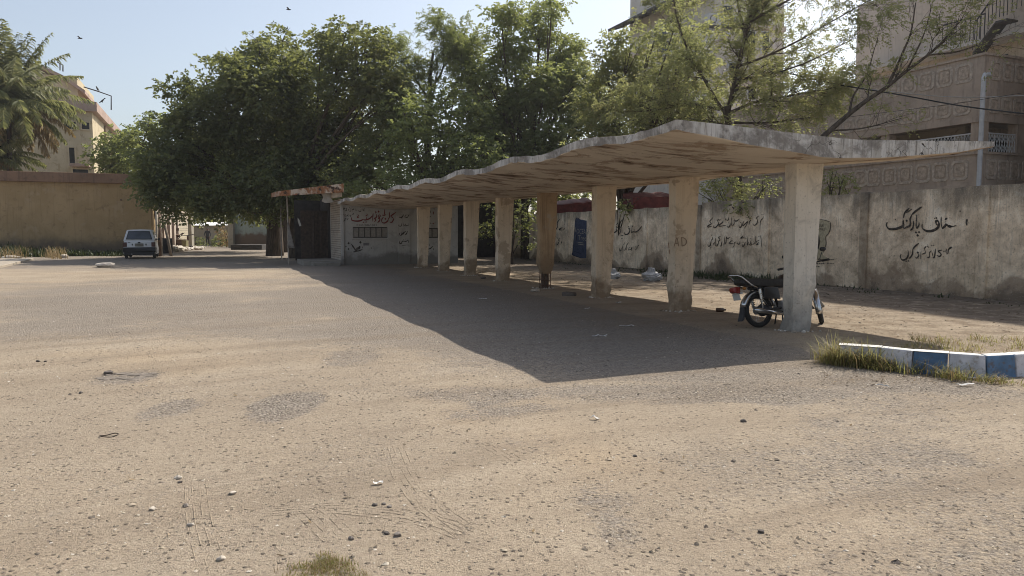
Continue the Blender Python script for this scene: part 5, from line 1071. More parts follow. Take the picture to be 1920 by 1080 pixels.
# fallen leaves and twigs in the shade and around the lot
N=5200; a=rng.uniform(6,31,N); p=8+6.9*rng.random(N)**.75; C=a[:,None]*RV+p[:,None]*PV; n2=900; C2=np.stack([rng.uniform(-5,7,n2),rng.uniform(3,14,n2),np.zeros(n2)],-1); n3=420; C3=np.array([G(u,v) for u,v in zip(rng.uniform(1540,1900,n3),rng.normal(706,9,n3))]); C=np.concatenate([C,C2,C3]); C[:,2]=gheight(C[:,0],C[:,1])+.006
nn=len(C); az=rng.uniform(0,6.283,nn); l=rng.uniform(.012,.05,nn)[:,None]; l[N:]*=.55; d=np.stack([np.cos(az),np.sin(az),rng.uniform(-.1,.3,nn)],-1)*l; s=np.stack([-np.sin(az),np.cos(az),rng.uniform(-.3,.3,nn)],-1)*l*rng.uniform(.06,.4,(nn,1)); Q=np.stack([C-d,C+s,C+d,C-s],1)
b=NB('litter_scraps'); M_LIT=b.fin(b.ramp(b.n('ShaderNodeNewGeometry').outputs['Random Per Island'],[(0,(.035,.026,.02)),(.5,(.12,.085,.05)),(.8,(.26,.19,.11)),(.95,(.36,.29,.21)),(1,(.5,.46,.4))]),.9,spec=.1)
tag(quads_obj('leaf_litter',Q,M_LIT),'fallen leaves, twigs and scraps on the dirt','leaf litter',kind='stuff')
# ================================================================ PAINTED KERB
M_KB=m_plain('blue_kerb_paint',(.085,.16,.265),.75,.25,9,dirt=(.11,.11,.13)); M_KW=m_plain('white_kerb_paint',(.52,.51,.53),.85,.18,9,dirt=(.33,.30,.27)); M_KTOP=m_plain('worn_white_top',(.66,.65,.63),.85,.15,12,dirt=(.4,.37,.33))
kerb=thing('painted_kerb','blue and white painted kerb curving round an island at the right edge','kerb',KTG[3]*np.array([1,1,0])); kerb['kind']='thing'
def kerb_b():
    L=[np.array(q) for q in KTG]
    def off(i):
        t=nrm((L[min(i+1,len(L)-1)]-L[max(i-1,0)])); return np.array([-t[1],t[0],0])*(1)
    for i in range(len(L)-1):
        t=nrm(L[i+1]-L[i]); o0,o1=off(i),off(i+1); g0=L[i]+t*.006; g1=L[i+1]-t*.006; s0=1; th=.13
        i0=g0+o0*s0*th; i1=g1+o1*s0*th; mt=M_KB if i in (2,4,6,8,10,12,14) else M_KW; m=MB()
        bt=lambda q,o_: np.array([q[0]-o_[0]*s0*.035,q[1]-o_[1]*s0*.035,-.06]); bi=lambda q:np.array([q[0],q[1],-.06])
        vs=[bt(g0,o0),bt(g1,o1),bi(i1),bi(i0),g0,g1,i1,i0]; m.add(vs,[(0,3,2,1),(0,1,5,4),(1,2,6,5),(2,3,7,6),(3,0,4,7)]); m.cm=1; m.add(vs[4:],[(0,1,2,3)]); o=m.build('kerb_block',[mt,M_KTOP],kerb,bevel=.012); bm=bmesh.new(); bm.from_mesh(o.data); bmesh.ops.remove_doubles(bm,verts=bm.verts,dist=1e-4); bm.to_mesh(o.data); bm.free()
        o['label']='blue kerb block' if mt is M_KB else 'white kerb block'
kerb_b()
m=MB(); poly=[W(32.6,-7.3,.02),W(42.2,-7.9,.02),W(46,-16,.02),W(34.,-18,.02)]; m.prism([q-np.array([0,0,.12]) for q in poly],(0,0,.2)); o=m.build('pavement',m_plaster('slab_concrete',(.42,.37,.30),(.36,.31,.25),(.2,.17,.13),0),None,bevel=.02); tag(o,'broken low concrete slab on the left','pavement',kind='structure')
# ================================================================ CAR
M_CARW=m_plain('dusty_white_paint',(.60,.60,.60),.38,.05,3,bump=.02,spec=.5); M_BLK=m_plain('black_plastic',(.018,.018,.02),.55,.2); M_TYR=m_plain('tyre_rubber',(.022,.021,.02),.85,.2,30); M_LMP=m_plain('dull_red_lamp',(.07,.022,.018),.3,.2); M_STL=m_plain('steel',(.35,.35,.36),.35,.15,8,.8); M_CGL=m_plain('car_glass',(.06,.07,.085),.12,.15,2,spec=.6)
def car():
    p0=G(262,485.5); t=thing('white_hatchback','dusty white old hatchback parked tail towards the lot beside the ochre hall','car',(p0[0],p0[1],0),PHI); M4=Matrix.Translation((p0[0],p0[1],0))@Matrix.Rotation(PHI,4,'Z')
    Wd=1.5; R=lambda y,hw,zb,zt: [( -hw,y,zb),(-hw-.0,y,(zb+zt)*.5),(-hw+.05,y,zt),(0,y,zt+.015),(hw-.05,y,zt),(hw,y,(zb+zt)*.5),(hw,y,zb),(0,y,zb-.02)]
    m=MB(M4); rings=[R(.0,.66,.42,.86),R(.05,.735,.30,.93),R(.4,.75,.22,.95),R(1.5,.75,.22,.93),R(2.35,.745,.22,.90),R(2.5,.74,.24,.88),R(3.2,.69,.26,.78),R(3.38,.62,.32,.68)]; m.loft(rings); m.build('body',M_CARW,t,True,.02)
    RB=lambda y,hw,z0,h2,z1,yt: [(-hw,y,z0),(-h2,yt,z1-.03),(-h2+.07,yt,z1),(0,yt,z1+.02),(h2-.07,yt,z1),(h2,yt,z1-.03),(hw,y,z0)]
    m=MB(M4); m.loft([RB(.04,.72,.93,.575,1.47,.30),RB(.45,.73,.935,.59,1.485,.52),RB(1.5,.735,.93,.60,1.49,1.45),RB(2.42,.72,.90,.56,1.44,1.95)],closed=True); m.build('cabin',M_CARW,t,True,.015)
    # rear glass lies on the sloping tail
    sl=lambda x,s: (x*(.66-.135*s),.035+.262*s-.012,.955+.515*s)
    def quadm(pts,mat,name,th=.012): m=MB(M4); m.prism(pts,(0,-th,.004)); return m.build(name,mat,t,bevel=.004)
    o=quadm([sl(-.93,.08),sl(.93,.08),sl(.9,.9),sl(-.9,.9)],M_BLK,'window_seal'); quadm([ (sl(-.88,.13)[0],sl(0,.13)[1]-.013,sl(0,.13)[2]),(sl(.88,.13)[0],sl(0,.13)[1]-.013,sl(0,.13)[2]),(sl(.85,.85)[0],sl(0,.85)[1]-.013,sl(0,.85)[2]),(sl(-.85,.85)[0],sl(0,.85)[1]-.013,sl(0,.85)[2])],M_CGL,'rear_window')
    for sx in (-1,1):
        m=MB(M4); m.prism([(sx*.742,.45,.96),(sx*.742,1.4,.96),(sx*.622,1.4,1.4),(sx*.618,.6,1.4)],(sx*.006,0,0)); m.prism([(sx*.742,1.46,.96),(sx*.735,2.25,.95),(sx*.60,1.9,1.39),(sx*.622,1.46,1.4)],(sx*.006,0,0)); m.build('side_window',M_CGL,t)
        m=MB(M4); m.box((sx*.735-.07 if sx>0 else sx*.735-.10,-.012,.60),(sx*.735+.10 if False else (sx*.735+.012 if sx>0 else sx*.735+.16),.10,.845)) if False else m.box((min(sx*.56,sx*.745),-.015,.62),(max(sx*.56,sx*.745),.12,.85)); m.build('tail_light',M_LMP,t,bevel=.012)
        m=MB(M4); m.torus((sx*.655,.62,.27),(1,0,0),.19,.075,24,8,sq=1.); m.torus((sx*.655,2.75,.27),(1,0,0),.19,.075,24,8); m.build('tyre',M_TYR,t,True)
        m=MB(M4)
        for y in (.62,2.75): m.tube([(sx*.60,y,.27),(sx*.70,y,.27)],.15,16)
        m.build('rim',M_STL,t); m=MB(M4); m.box((min(sx*.75,sx*.86),1.9,.93),(max(sx*.75,sx*.86),1.98,1.05)); m.build('mirror',M_BLK,t,bevel=.02); m=MB(M4); m.box((min(sx*.34,sx*.29),-.022,.69),(max(sx*.34,sx*.29),-.0,.78)); m.build('badge',M_BLK,t,bevel=.008)
        m=MB(M4); m.torus((sx*.735,.62,.27),(1,0,0),.285,.03,16,6,0,math.pi); m.build('wheel_arch',M_BLK,t)
    m=MB(M4); m.loft([[(-.74,-.03,.34),(-.74,-.09,.42),(-.74,-.05,.595),(.74,-.05,.595),(.74,-.09,.42),(.74,-.03,.34)],[(-.755,.28,.3),(-.757,.3,.42),(-.755,.3,.59),(.755,.3,.59),(.757,.3,.42),(.755,.28,.3)]]); m.build('rear_bumper',M_BLK,t,bevel=.015)
    m=MB(M4); m.box((-.20,-.035,.64),(.20,-.012,.79)); pl=m.build('number_plate',m_plain('dull_plate',(.17,.155,.125),.7,.2),t,bevel=.006); MB(M4).box((-.06,-.03,.80),(.06,-.005,.87)).build('boot_lock',M_BLK,t,bevel=.01); MB(M4).box((-.52,-.02,.82),(-.40,.0,.845)).build('badge',M_BLK,t)
    MB(M4).box((-.70,-.02,.2),(.70,.09,.40)).build('rear_valance',M_BLK,t,bevel=.02); m=MB(M4); m.box((-.62,.1,.2),(.62,3.2,.32)); m.build('underbody',M_BLK,t); m=MB(M4); m.tube([(-.35,-.04,.25),(-.35,.4,.26)],.025,8); m.build('exhaust_pipe',M_STL,t)
    m=MB(M4); 
    for x in (-.32,.32): m.box((x-.22,.75,.9),(x+.22,.88,1.22)); m.box((x-.13,.76,1.22),(x+.13,.84,1.36))
    m.build('rear_seat',M_BLK,t)
car()
# ================================================================ MOTORCYCLE behind the nearest column
M_CHR=m_plain('chrome',(.55,.55,.55),.22,.1,10,.95); M_MRED=m_plain('dark_paint',(.022,.02,.021),.35,.2,4,spec=.5); M_SEAT=m_plain('black_seat_cover',(.028,.027,.026),.6,.35,24,bump=.6); M_ALU=m_plain('dull_alloy',(.30,.30,.30),.5,.2,12,.6); M_RLAMP=m_plain('red_lens',(.22,.012,.012),.25,.2)
def motorcycle():
    c=G(1424,614); az=math.radians(90-68); t=thing('motorcycle','small black motorcycle with a red tail light half hidden behind the nearest column','motorcycle',(c[0],c[1],0),az)
    M0=Matrix.Translation((c[0],c[1],0))@Matrix.Rotation(az,4,'Z')@Matrix.Rotation(math.radians(-9),4,'X'); B=lambda: MB(M0)   # x forward, y left, z up
    R=.245
    def wheel(M,nm):
        w=MB(M); w.torus((0,0,R+.005),(0,1,0),R-.03,.036,36,10); o=w.build('tyre',M_TYR,t,True)
        w=MB(M); w.torus((0,0,R+.005),(0,1,0),R-.062,.012,36,6,sq=1.7); w.build('rim',M_CHR,t,True)
        w=MB(M)
        for k in range(28):
            an=k*2*math.pi/28; a2=an+(.35 if k%2 else -.35); s=.022*(1 if k%4<2 else -1); w.tube([(.05*math.cos(a2),s,R+.005+.05*math.sin(a2)),((R-.065)*math.cos(an),0,R+.005+(R-.065)*math.sin(an))],.0016,4,False)
        w.build('spokes',M_CHR,t); w=MB(M); w.tube([(0,-.045,R+.005),(0,.045,R+.005)],.06 if nm=='rear' else .05,18); w.tube([(0,-.075,R+.005),(0,.075,R+.005)],.012,8); w.build('hub',M_ALU,t)
    wheel(M0,'rear')
    M1=M0@Matrix.Translation((1.19,0,0))@Matrix.Rotation(math.radians(44),4,'Z')@Matrix.Rotation(math.radians(-7),4,'X'); wheel(M1,'front')
    m=B(); m.tube([(0,-.075,R+.005),(0,-.10,R+.005)],.085,22); m.tube([(0,-.078,R+.005),(.14,-.085,R-.002)],[.095,.06],14); m.build('chain_case',M_BLK,t,True)
    # fenders
    def arc(M,r,a0,a1,w,mat,nm,zc=R+.005,tail=None):
        q=MB(M); rings=[]
        for k in range(17):
            an=math.radians(a0+(a1-a0)*k/16); x,z=r*math.cos(an),zc+r*math.sin(an); xi,zi=(r-.012)*math.cos(an),zc+(r-.012)*math.sin(an); e=(r-.035)
            rings.append([(e*math.cos(an),-w,zc+e*math.sin(an)),(x,-w*.8,z),(x+.008*math.cos(an),0,z+.008*math.sin(an)),(x,w*.8,z),(e*math.cos(an),w,zc+e*math.sin(an)),(xi,0,zi)])
        q.loft(rings); return q.build(nm,mat,t,True)
    arc(M0,.292,10,168,.06,M_CHR,'rear_fender'); m=B(); m.prism([(-.285,-.05,.31),(-.31,-.05,.20),(-.345,-.05,.10),(-.30,-.05,.12),(-.27,-.05,.22)],(0,.10,0)); m.build('mud_flap',M_BLK,t,bevel=.004)
    arc(M1,.292,35,200,.05,M_CHR,'front_fender')
    m=B(); m.loft([[(x,-w,z0),(x,-w,z1-.02),(x,-w*.8,z1),(x,w*.8,z1),(x,w,z1-.02),(x,w,z0)] for x,w,z0,z1 in ((-.34,.07,.655,.70),(-.30,.11,.635,.72),(-.05,.12,.60,.715),(.2,.12,.59,.70),(.40,.10,.60,.70),(.46,.08,.62,.70))]); m.build('seat',M_SEAT,t,True,.01)
    m=B(); m.tube([(-.10,-.135,.58),(-.2,-.14,.62),(-.34,-.12,.735),(-.40,-.10,.765),(-.46,0,.77),(-.40,.10,.765),(-.34,.12,.735),(-.2,.14,.62),(-.10,.135,.58)],.013,8); m.build('grab_rail',M_CHR,t,True)
    m=B(); m.loft([[(-.33,-.05,.50),(-.33,-.05,.60),(-.33,.05,.60),(-.33,.05,.50)],[(-.42,-.06,.515),(-.42,-.06,.60),(-.42,.06,.60),(-.42,.06,.515)],[(-.45,-.045,.535),(-.45,-.045,.585),(-.45,.045,.585),(-.45,.045,.535)]]); m.build('tail_light',M_RLAMP,t,bevel=.008)
    m=B(); m.box((-.40,-.035,.50),(-.28,.035,.53)); m.prism([(-.36,-.075,.41),(-.385,-.075,.50),(-.375,-.075,.505),(-.35,-.075,.41)],(0,.15,0)); m.build('number_plate',m_plain('pale_plate',(.45,.45,.43),.6,.1),t)
    # frame, side covers, tank, engine, exhaust, shocks, fork, bars, lamp, stand
    m=B(); m.tube([(-.1,-.06,.58),(.25,-.05,.56),(.55,0,.60),(.86,0,.70)],.02,8); m.tube([(-.1,.06,.58),(.25,.05,.56),(.55,0,.60)],.02,8); m.tube([(0,-.085,R+.005),(.38,-.07,.27),(.42,0,.30),(.38,.07,.27),(0,.085,R+.005)],.018,8); m.tube([(.38,0,.27),(.3,0,.56)],.02,8); m.tube([(.86,0,.70),(.72,0,.36)],.022,8); m.build('frame',M_BLK,t,True)
    for s in (-1,1):
        m=B(); m.loft([[(.02,s*.11,.42),(.05,s*.12,.58),(.30,s*.115,.58),(.34,s*.115,.40)],[(.02,s*.075,.42),(.05,s*.08,.58),(.30,s*.08,.58),(.34,s*.08,.40)]]); m.build('side_cover',M_MRED,t,bevel=.01)
        m=B(); m.tube([(.01,s*.10,R+.03),(-.015,s*.105,.42)],.017,8); 
        for k in range(7): m.torus((.008-.004*k,s*.1025,.31+.03*k),(-.06,0,1),.026,.006,12,5)
        m.tube([(-.015,s*.105,.42),(-.03,s*.105,.56)],.024,10); m.build('shock_absorber',M_CHR,t)
    m=B(); m.loft([[(x,-w,z0),(x,-w*1.05,(z0+z1)/2),(x,-w*.6,z1),(x,w*.6,z1),(x,w*1.05,(z0+z1)/2),(x,w,z0)] for x,w,z0,z1 in ((.44,.07,.60,.71),(.50,.105,.59,.76),(.62,.12,.59,.79),(.76,.11,.61,.78),(.84,.07,.66,.75))]); m.build('fuel_tank',M_MRED,t,True,.012)
    m=B(); m.box((.36,-.09,.22),(.66,.09,.38)); m.tube([(.62,0,.33),(.84,0,.37)],[.075,.068],12); m.tube([(.45,-.10,.29),(.45,.10,.29)],.09,14); m.build('engine',M_ALU,t,bevel=.015)
    m=B(); m.tube([(.80,-.05,.33),(.78,-.10,.24),(.62,-.125,.17),(.30,-.13,.185)],.018,8); m.tube([(.32,-.13,.185),(.1,-.135,.215),(-.12,-.14,.25),(-.18,-.14,.26)],[.02,.036,.040,.02],12); m.build('exhaust',M_CHR,t,True)
    F=lambda x,y,z: M0@Vector((x,y,z)); ax=M1@Vector((0,0,R+.005)); m=MB(); hd=F(.90,0,.74); sd=(M1.to_3x3()@Vector((0,1,0)))
    for s in (-1,1): m.tube([np.array(ax+sd*.075*s),np.array(hd+sd*.075*s-Vector((0,0,.18)))],.018,10); m.tube([np.array(hd+sd*.075*s-Vector((0,0,.18))),np.array(hd+sd*.07*s+Vector((0,0,.06)))],.022,10)
    m.build('front_fork',M_ALU,t,True); m=MB(); q=np.array(hd); sv=np.array(sd); fw=np.array(M1.to_3x3()@Vector((1,0,0))); m.tube([q+sv*.36-fw*.14+[0,0,.16],q+sv*.2-fw*.02+[0,0,.17],q+sv*.08+[0,0,.08],q-sv*.08+[0,0,.08],q-sv*.2-fw*.02+[0,0,.17],q-sv*.36-fw*.14+[0,0,.16]],.011,8); m.build('handlebar',M_BLK,t,True)
    m=MB(); 
    for s in (-1,1): m.tube([q+sv*.36*s-fw*.14+[0,0,.16],q+sv*.27*s-fw*.07+[0,0,.165]],.018,10); m.tube([q+sv*.22*s-fw*.03+[0,0,.17],q+sv*.26*s-fw*.05+[0,0,.30]],.005,5); m.ball(q+sv*.27*s-fw*.05+[0,0,.34],(.05,.02,.035))
    m.build('mirror',M_BLK,t,True); m=MB(); m.tube([q+fw*.03+[0,0,.02],q+fw*.1+[0,0,.01],q+fw*.16+[0,0,0]],[.06,.085,.08],16); m.build('headlight',M_CHR,t,True)
    for s,x in ((-1,-.34),(1,-.34)): m=B(); m.tube([(x,s*.06,.57),(x,s*.13,.57)],.006,5); m.ball((x,s*.15,.57),(.03,.025,.025)); m.build('indicator',m_plain('amber_lens',(.3,.12,.015),.4,.2),t,True)
    m=MB(); a=F(.42,.08,.25); m.tube([np.array(a),np.array([a.x+.02,a.y+.13,0.])],.011,6); m.build('side_stand',M_BLK,t); m=MB(); b_=F(.36,-.10,.22); m.tube([np.array(b_),np.array(F(.33,-.11,.03))],.01,6); m.build('brake_pedal',M_BLK,t)
    m=B(); m.tube([(.5,-.2,.22),(.5,.2,.22)],.012,6); m.tube([(.5,-.22,.22),(.5,-.13,.22)],.02,8); m.tube([(.5,.22,.22),(.5,.13,.22)],.02,8); m.build('footpegs',M_BLK,t)
motorcycle()
# ================================================================ PERSON
def person():
    c=G(390,462.); x0,y0=c[0],c[1]; t=thing('person','person in dark jacket and trousers standing in the alley, one hand on hip','person',(x0,y0,0))
    V=[];E_=[];Rr=[]
    def ch(pts,par=None):
        pr=par
        for (x,z,y,r) in pts:
            V.append((x0+x,y0+y,z)); Rr.append(r); i=len(V)-1
            if pr is not None: E_.append((pr,i))
            pr=i
        return pr
    pel=ch([(0,.95,0,.155)]); chest=ch([(0,1.08,0,.15),(0,1.25,0,.17),(0,1.40,0,.165)],pel); nk=ch([(0,1.49,0,.075),(0,1.53,-.005,.062),(0,1.60,-.01,.085),(0,1.67,-.01,.098),(0,1.735,0,.08)],chest)
    for s in (-1,1):
        ch([(s*.09,.88,0,.115),(s*.10,.68,-.01,.09),(s*.105,.48,-.015,.068),(s*.105,.30,.01,.062),(s*.105,.11,.02,.045),(s*.108,.05,-.01,.045),(s*.115,.04,-.14,.035)],pel)
    def hand(at,w,d):
        for k,(o,l) in enumerate(((-.03,.075),(-.01,.085),(.01,.08),(.03,.065))): ch([(at[0]+o*.6,at[1]-.035,at[2]+o*.4,.012),(at[0]+o+d*.01,at[1]-.06,at[2]-.01,.009),(at[0]+o+d*.02,at[1]-.06-l*.6,at[2]-.02,.008)],w)
        ch([(at[0]+d*.03,at[1]-.0,at[2]-.025,.012),(at[0]+d*.045,at[1]-.035,at[2]-.04,.009)],w)
    w=ch([(-.19,1.40,0,.075),(-.25,1.25,.01,.06),(-.31,1.10,.03,.05),(-.24,1.0,-.06,.042),(-.18,.95,-.10,.036)],chest); hand((-.165,.93,-.11),w,1)
    w=ch([(.19,1.40,0,.075),(.25,1.24,.0,.06),(.275,1.10,-.01,.05),(.255,.97,-.05,.042),(.235,.88,-.07,.036)],chest); hand((.235,.86,-.075),w,-1)
    me=bpy.data.meshes.new('body'); me.from_pydata(V,E_,[]); o=bpy.data.objects.new('body',me); COL.objects.link(o)
    sk=o.modifiers.new('s','SKIN'); sk.use_smooth_shade=True
    for i,q in enumerate(me.skin_vertices[0].data): q.radius=(Rr[i],Rr[i]*(.78 if i<4 else 1)); q.use_root=(i==0)
    sb=o.modifiers.new('u','SUBSURF'); sb.levels=sb.render_levels=2
    bpy.context.view_layer.update(); me2=bpy.data.meshes.new_from_object(o.evaluated_get(bpy.context.evaluated_depsgraph_get())); bpy.data.objects.remove(o)
    o=bpy.data.objects.new('body',me2); COL.objects.link(o); o.parent=t; o.matrix_parent_inverse=parent_inv(t); me2.materials.clear()
    for m_ in (m_plain('skin',(.20,.12,.08),.6,.1),m_plain('dark_jacket',(.05,.047,.045),.9,.3,10),m_plain('dark_trousers',(.03,.03,.034),.9,.25,10),m_plain('black_shoes',(.02,.018,.016),.5,.2)): me2.materials.append(m_)
    for f in me2.polygons:
        z=f.center.z; xx=abs(f.center.x-x0); f.use_smooth=True
        f.material_index=3 if z<.075 else 0 if z>1.50 or (z<.955 and xx>.135 and f.center.y<y0-.055) else 1 if z>.90 else 2
    m=MB(); m.ball((x0,y0+.025,1.70),(.105,.115,.095),14,10); hb=m.build('hair',m_plain('black_hair',(.015,.013,.012),.7,.3,40),t,True)
    m=MB()
    for s in (-1,1): m.ball((x0+s*.036,y0-.098,1.665),(.014,.01,.009),8,6)
    m.build('eyes',m_plain('eye_white',(.5,.48,.45),.4,.05),t,True); m=MB(); m.loft([[(x0-.012,y0-.10,1.66),(x0+.012,y0-.10,1.66),(x0,y0-.09,1.67)],[(x0-.02,y0-.098,1.615),(x0+.02,y0-.098,1.615),(x0,y0-.13,1.62)]]); m.build('nose',me2.materials[0],t,True); m=MB(); m.ball((x0,y0-.096,1.585),(.028,.01,.007),10,6); m.build('mouth',m_plain('lips',(.16,.07,.06),.6,.1),t,True)
    m=MB(); 
    for s in (-1,1): m.ball((x0+s*.1,y0+.0,1.645),(.014,.03,.036),8,6)
    m.build('ears',me2.materials[0],t,True)
person()
# ================================================================ JUNK beside the classroom block
M_WOOD=m_plain('grey_wood',(.20,.165,.13),.9,.4,9); M_WOD2=m_plain('brown_wood',(.11,.07,.048),.85,.4,7); M_LWOOD=m_plain('pale_wood',(.38,.33,.27),.9,.3,9)
for (ub,vb,Y,ut,vt,r,mat,lab) in ((292.5,478,41.5,293.5,384,.075,M_LWOOD,'upright pale wooden pole nearest the corner of the ochre hall'),(303,478,42.2,300,398,.055,M_LWOOD,'thinner pale pole leaning behind the white car'),(321,476,42.,304,402,.085,M_WOOD,'dark plank leaning steeply towards the ochre hall'),(299,478,41.8,297,392,.11,M_WOD2,'dark upright post beside the pale pole')):
    A=atY(ub,vb,Y); A[2]=-.05; B=atY(ut,vt,Y+.8); tag(MB().tube([A,(A+B)/2+np.array([.03,0,0]),B],r,8).build('wooden_pole',mat,None,True),lab,'pole','poles stacked at the corner of the hall')
def chair(u,v,Y,rz,tilt,label):
    p=atY(u,v,Y); t=thing('broken_chair',label,'chair',p,rz,'broken chairs heaped in the alley'); M4=Matrix.Translation(tuple(p))@Matrix.Rotation(rz,4,'Z')@Matrix.Rotation(tilt,4,'X')
    MB(M4).box((-.22,-.22,.42),(.22,.22,.46)).build('seat',M_WOD2,t,bevel=.008)
    for x in (-.2,.2):
        for y in (-.2,.2): MB(M4).tube([(x,y,.42),(x*1.1,y*1.1,0)],.02,6).build('leg',M_BLK,t)
        MB(M4).tube([(x,.2,.46),(x,.27,.92)],.02,6).build('back_post',M_BLK,t)
    MB(M4).box((-.2,.24,.70),(.2,.265,.9)).build('backrest',M_WOD2,t,bevel=.006)
c1=[(331,450,58.8,.6,.2,'broken chair upright on top of the junk heap'),(341,447,59.,2.2,1.5,'broken chair lying on its back on the junk heap'),(325,449,58.9,-.8,-.7,'broken chair tipped forward at the left of the junk heap')]
for q in c1: chair(*q)
def junk(name,cat,label,u0,u1,v0,v1,Y,mat,dep=.8,rot=0):
    A=atY(u0,v1,Y);B=atY(u1,v0,Y); c=(A+B)/2; w=(B[0]-A[0])/2; h=B[2]-A[2]; M4=Matrix.Translation((c[0],Y,A[2]))@Matrix.Rotation(rot,4,'Z'); m=MB(M4)
    m.box((-w,0,0),(w,dep,h)); m.box((-w*1.04,-.03,h),(w*1.04,dep+.03,h+.04)); m.box((-w*.9,-.015,h*.45),(w*.9,-.001,h*.55)); tag(m.build(name,mat,None,bevel=.015),label,cat)
junk('wooden_desk','desk','dark wooden desk under the heaped broken chairs',322,347,450,467,58.5,M_WOD2,.9,.1); junk('stone_block','block','mossy yellowish block beside the dark desk',341,349,452,468,57.,m_plain('mossy_block',(.19,.17,.085),.9,.3),.4)
m=MB(); cb=atY(313,470,47.4); cb[2]=0; m.tube([cb,cb+np.array([0,0,.05]),cb+np.array([0,0,.5]),cb+np.array([0,0,.95]),cb+np.array([0,0,.97])],[.33,.34,.34,.34,.32],18); 
for z in (.32,.64): m.torus(cb+np.array([0,0,z]),(0,0,1),.345,.015,20,6)
tag(m.build('oil_drum',M_DARK,None,True),'black oil drum behind the leaning plank','drum')
R=random.Random(9); m=MB()
for k in range(260):
    u=325+55*R.random()**1.2; v=464+9*R.random()*(1-.6*(u-325)/60); q=G(u,v); s=R.uniform(.08,.30); m.rock((q[0],q[1],R.uniform(0,.28)*max(.2,1-(u-325)/50)),(s,s*R.uniform(.6,1),s*R.uniform(.4,.8)),k)
b=NB('pale_rubble'); M_RUB=b.fin(b.ramp(b.n('ShaderNodeNewGeometry').outputs['Random Per Island'],[(0,(.25,.2,.15)),(.5,(.45,.4,.33)),(1,(.68,.64,.58))]),.95,b.bump(b.noise(20,4),.5,.02),spec=.1)
tag(m.build('rubble',M_RUB),'pale broken rubble spilled across the sunlit alley floor','rubble',kind='stuff')
m=MB(); q=G(356,466); m.rock((q[0],q[1]-1,.15),(1.1,.4,.16),3); tag(m.build('dark_boulder',M_DARK),'dark flat stone lying on the rubble','stone')
for i,(u,v,r,Y,lab) in enumerate(((366,447,9,70,'small dark bush left of the standing person'),(413,449,10,69,'small dark bush right of the standing person'))):
    crown_tree('bush',lab,'bush',gx(u,Y),.3,LB(Y,(u,v,r),(u+6,v+8,r*.9),(u-4,v+9,r*.8),jit=.3),M_LDARK,60+i,dens=9,per=9,k=6,L=.35,lf=(.2,.06),trunk_r=.05,clump=.25)
crown_tree('dry_vine','dry brown vine hanging on the right gate pillar','vine',gx(424,66),1.2,LB(66,(424,418,8),(420,432,9),(427,446,9),(422,456,8),jit=.2),M_DRY,63,dens=9,per=8,k=6,L=.3,lf=(.16,.05),trunk_r=.05,clump=.22,keep=.7)
R=random.Random(21); m=MB()
for i in range(8):
    for k in range(26):
        t=R.random(); a_=COLA[i]+(-.03-abs(R.gauss(0,.06)) if t<.6 else R.uniform(0,.24)); p_=7.5+R.uniform(-.04,.42) if t<.6 else 7.5-abs(R.gauss(0,.05)); s_=R.uniform(.008,.034); q=W(a_,p_); m.rock((q[0],q[1],s_*.3),(s_,s_*R.uniform(.6,1),s_*.7),k)
tag(m.build('fallen_plaster',M_RUB),'crumbs of plaster fallen round the column feet','rubble',kind='stuff')
# ================================================================ LITTER, each piece its own thing
M_BAG=m_plain('thin_white_plastic',(.36,.36,.36),.45,.15,8,bump=.4); M_PAP=m_plain('white_scrap',(.62,.60,.57),.85,.12,10); M_BRN=m_plain('brown_glass',(.055,.028,.015),.2,.3,6,spec=.5); M_STN=m_plain('grey_stone',(.22,.19,.165),.92,.4,30,bump=.6); M_PST=m_plain('pale_stone',(.50,.44,.37),.92,.3,30,bump=.6); M_DST=m_plain('dark_stone_chip',(.135,.115,.10),.92,.4,30,bump=.6)
def bag(u,v,s,label):
    q=G(u,v); bm=bmesh.new(); bmesh.ops.create_icosphere(bm,subdivisions=4,radius=1); vs=[]
    for w_ in bm.verts:
        d=np.array(w_.co); n=fbm(d*1.0+u,1.7,3)*.42+abs(vnoise(d+v,4.5))*.16; k=1+n; z=max(-.55,d[2]*k*.72); vs.append((q[0]+s*d[0]*k*1.15,q[1]+s*d[1]*k,s*(z+.52)+(s*.45 if d[2]>.93 else 0)))
    fs=[[x.index for x in f.verts] for f in bm.faces]; bm.free(); tag(mesh_obj('plastic_bag',vs,fs,M_BAG),label,'plastic bag','plastic bags dropped by the wall')
bag(1150,523,.17,'knotted white plastic bag in the wall shade between second and third columns'); bag(1222,527,.22,'slumped grey plastic bag just left of the second column')
def cyl(u,v,L,r,az,mat,name,label,cat):
    q=G(u,v); d=np.array([math.cos(az),math.sin(az),0]); c=q+np.array([0,0,r]); tag(MB().tube([c-d*L/2,c-d*L*.47,c+d*L*.2,c+d*L*.32,c+d*L/2],[r*.9,r,r,r*.45,r*.42],12).build(name,mat,None,True),label,cat)
cyl(1352,585,.17,.037,.1,M_BRN,'glass_bottle','brown bottle lying in the sunlit gap left of the motorcycle','bottle')
def chip(u,v,r,mat,name,label,cat,seed,group=None):
    q=G(u,v); q[2]=gheight(q[0],q[1]); tag(MB().rock((q[0],q[1],q[2]+r[2]*.45),r,seed).build(name,mat),label,cat,group)
chip(1067,555,(.17,.09,.085),M_DST,'brick_piece','dark brick piece in the shelter shade before the third column','brick',1); chip(1003,547,(.16,.1,.05),M_PST,'concrete_chunk','pale flat concrete chunk below the broken column foot','concrete chunk',2)
chip(906,523,(.12,.08,.05),M_DST,'dark_rag','dark crumpled scrap in the shade near the fifth column','scrap',3)
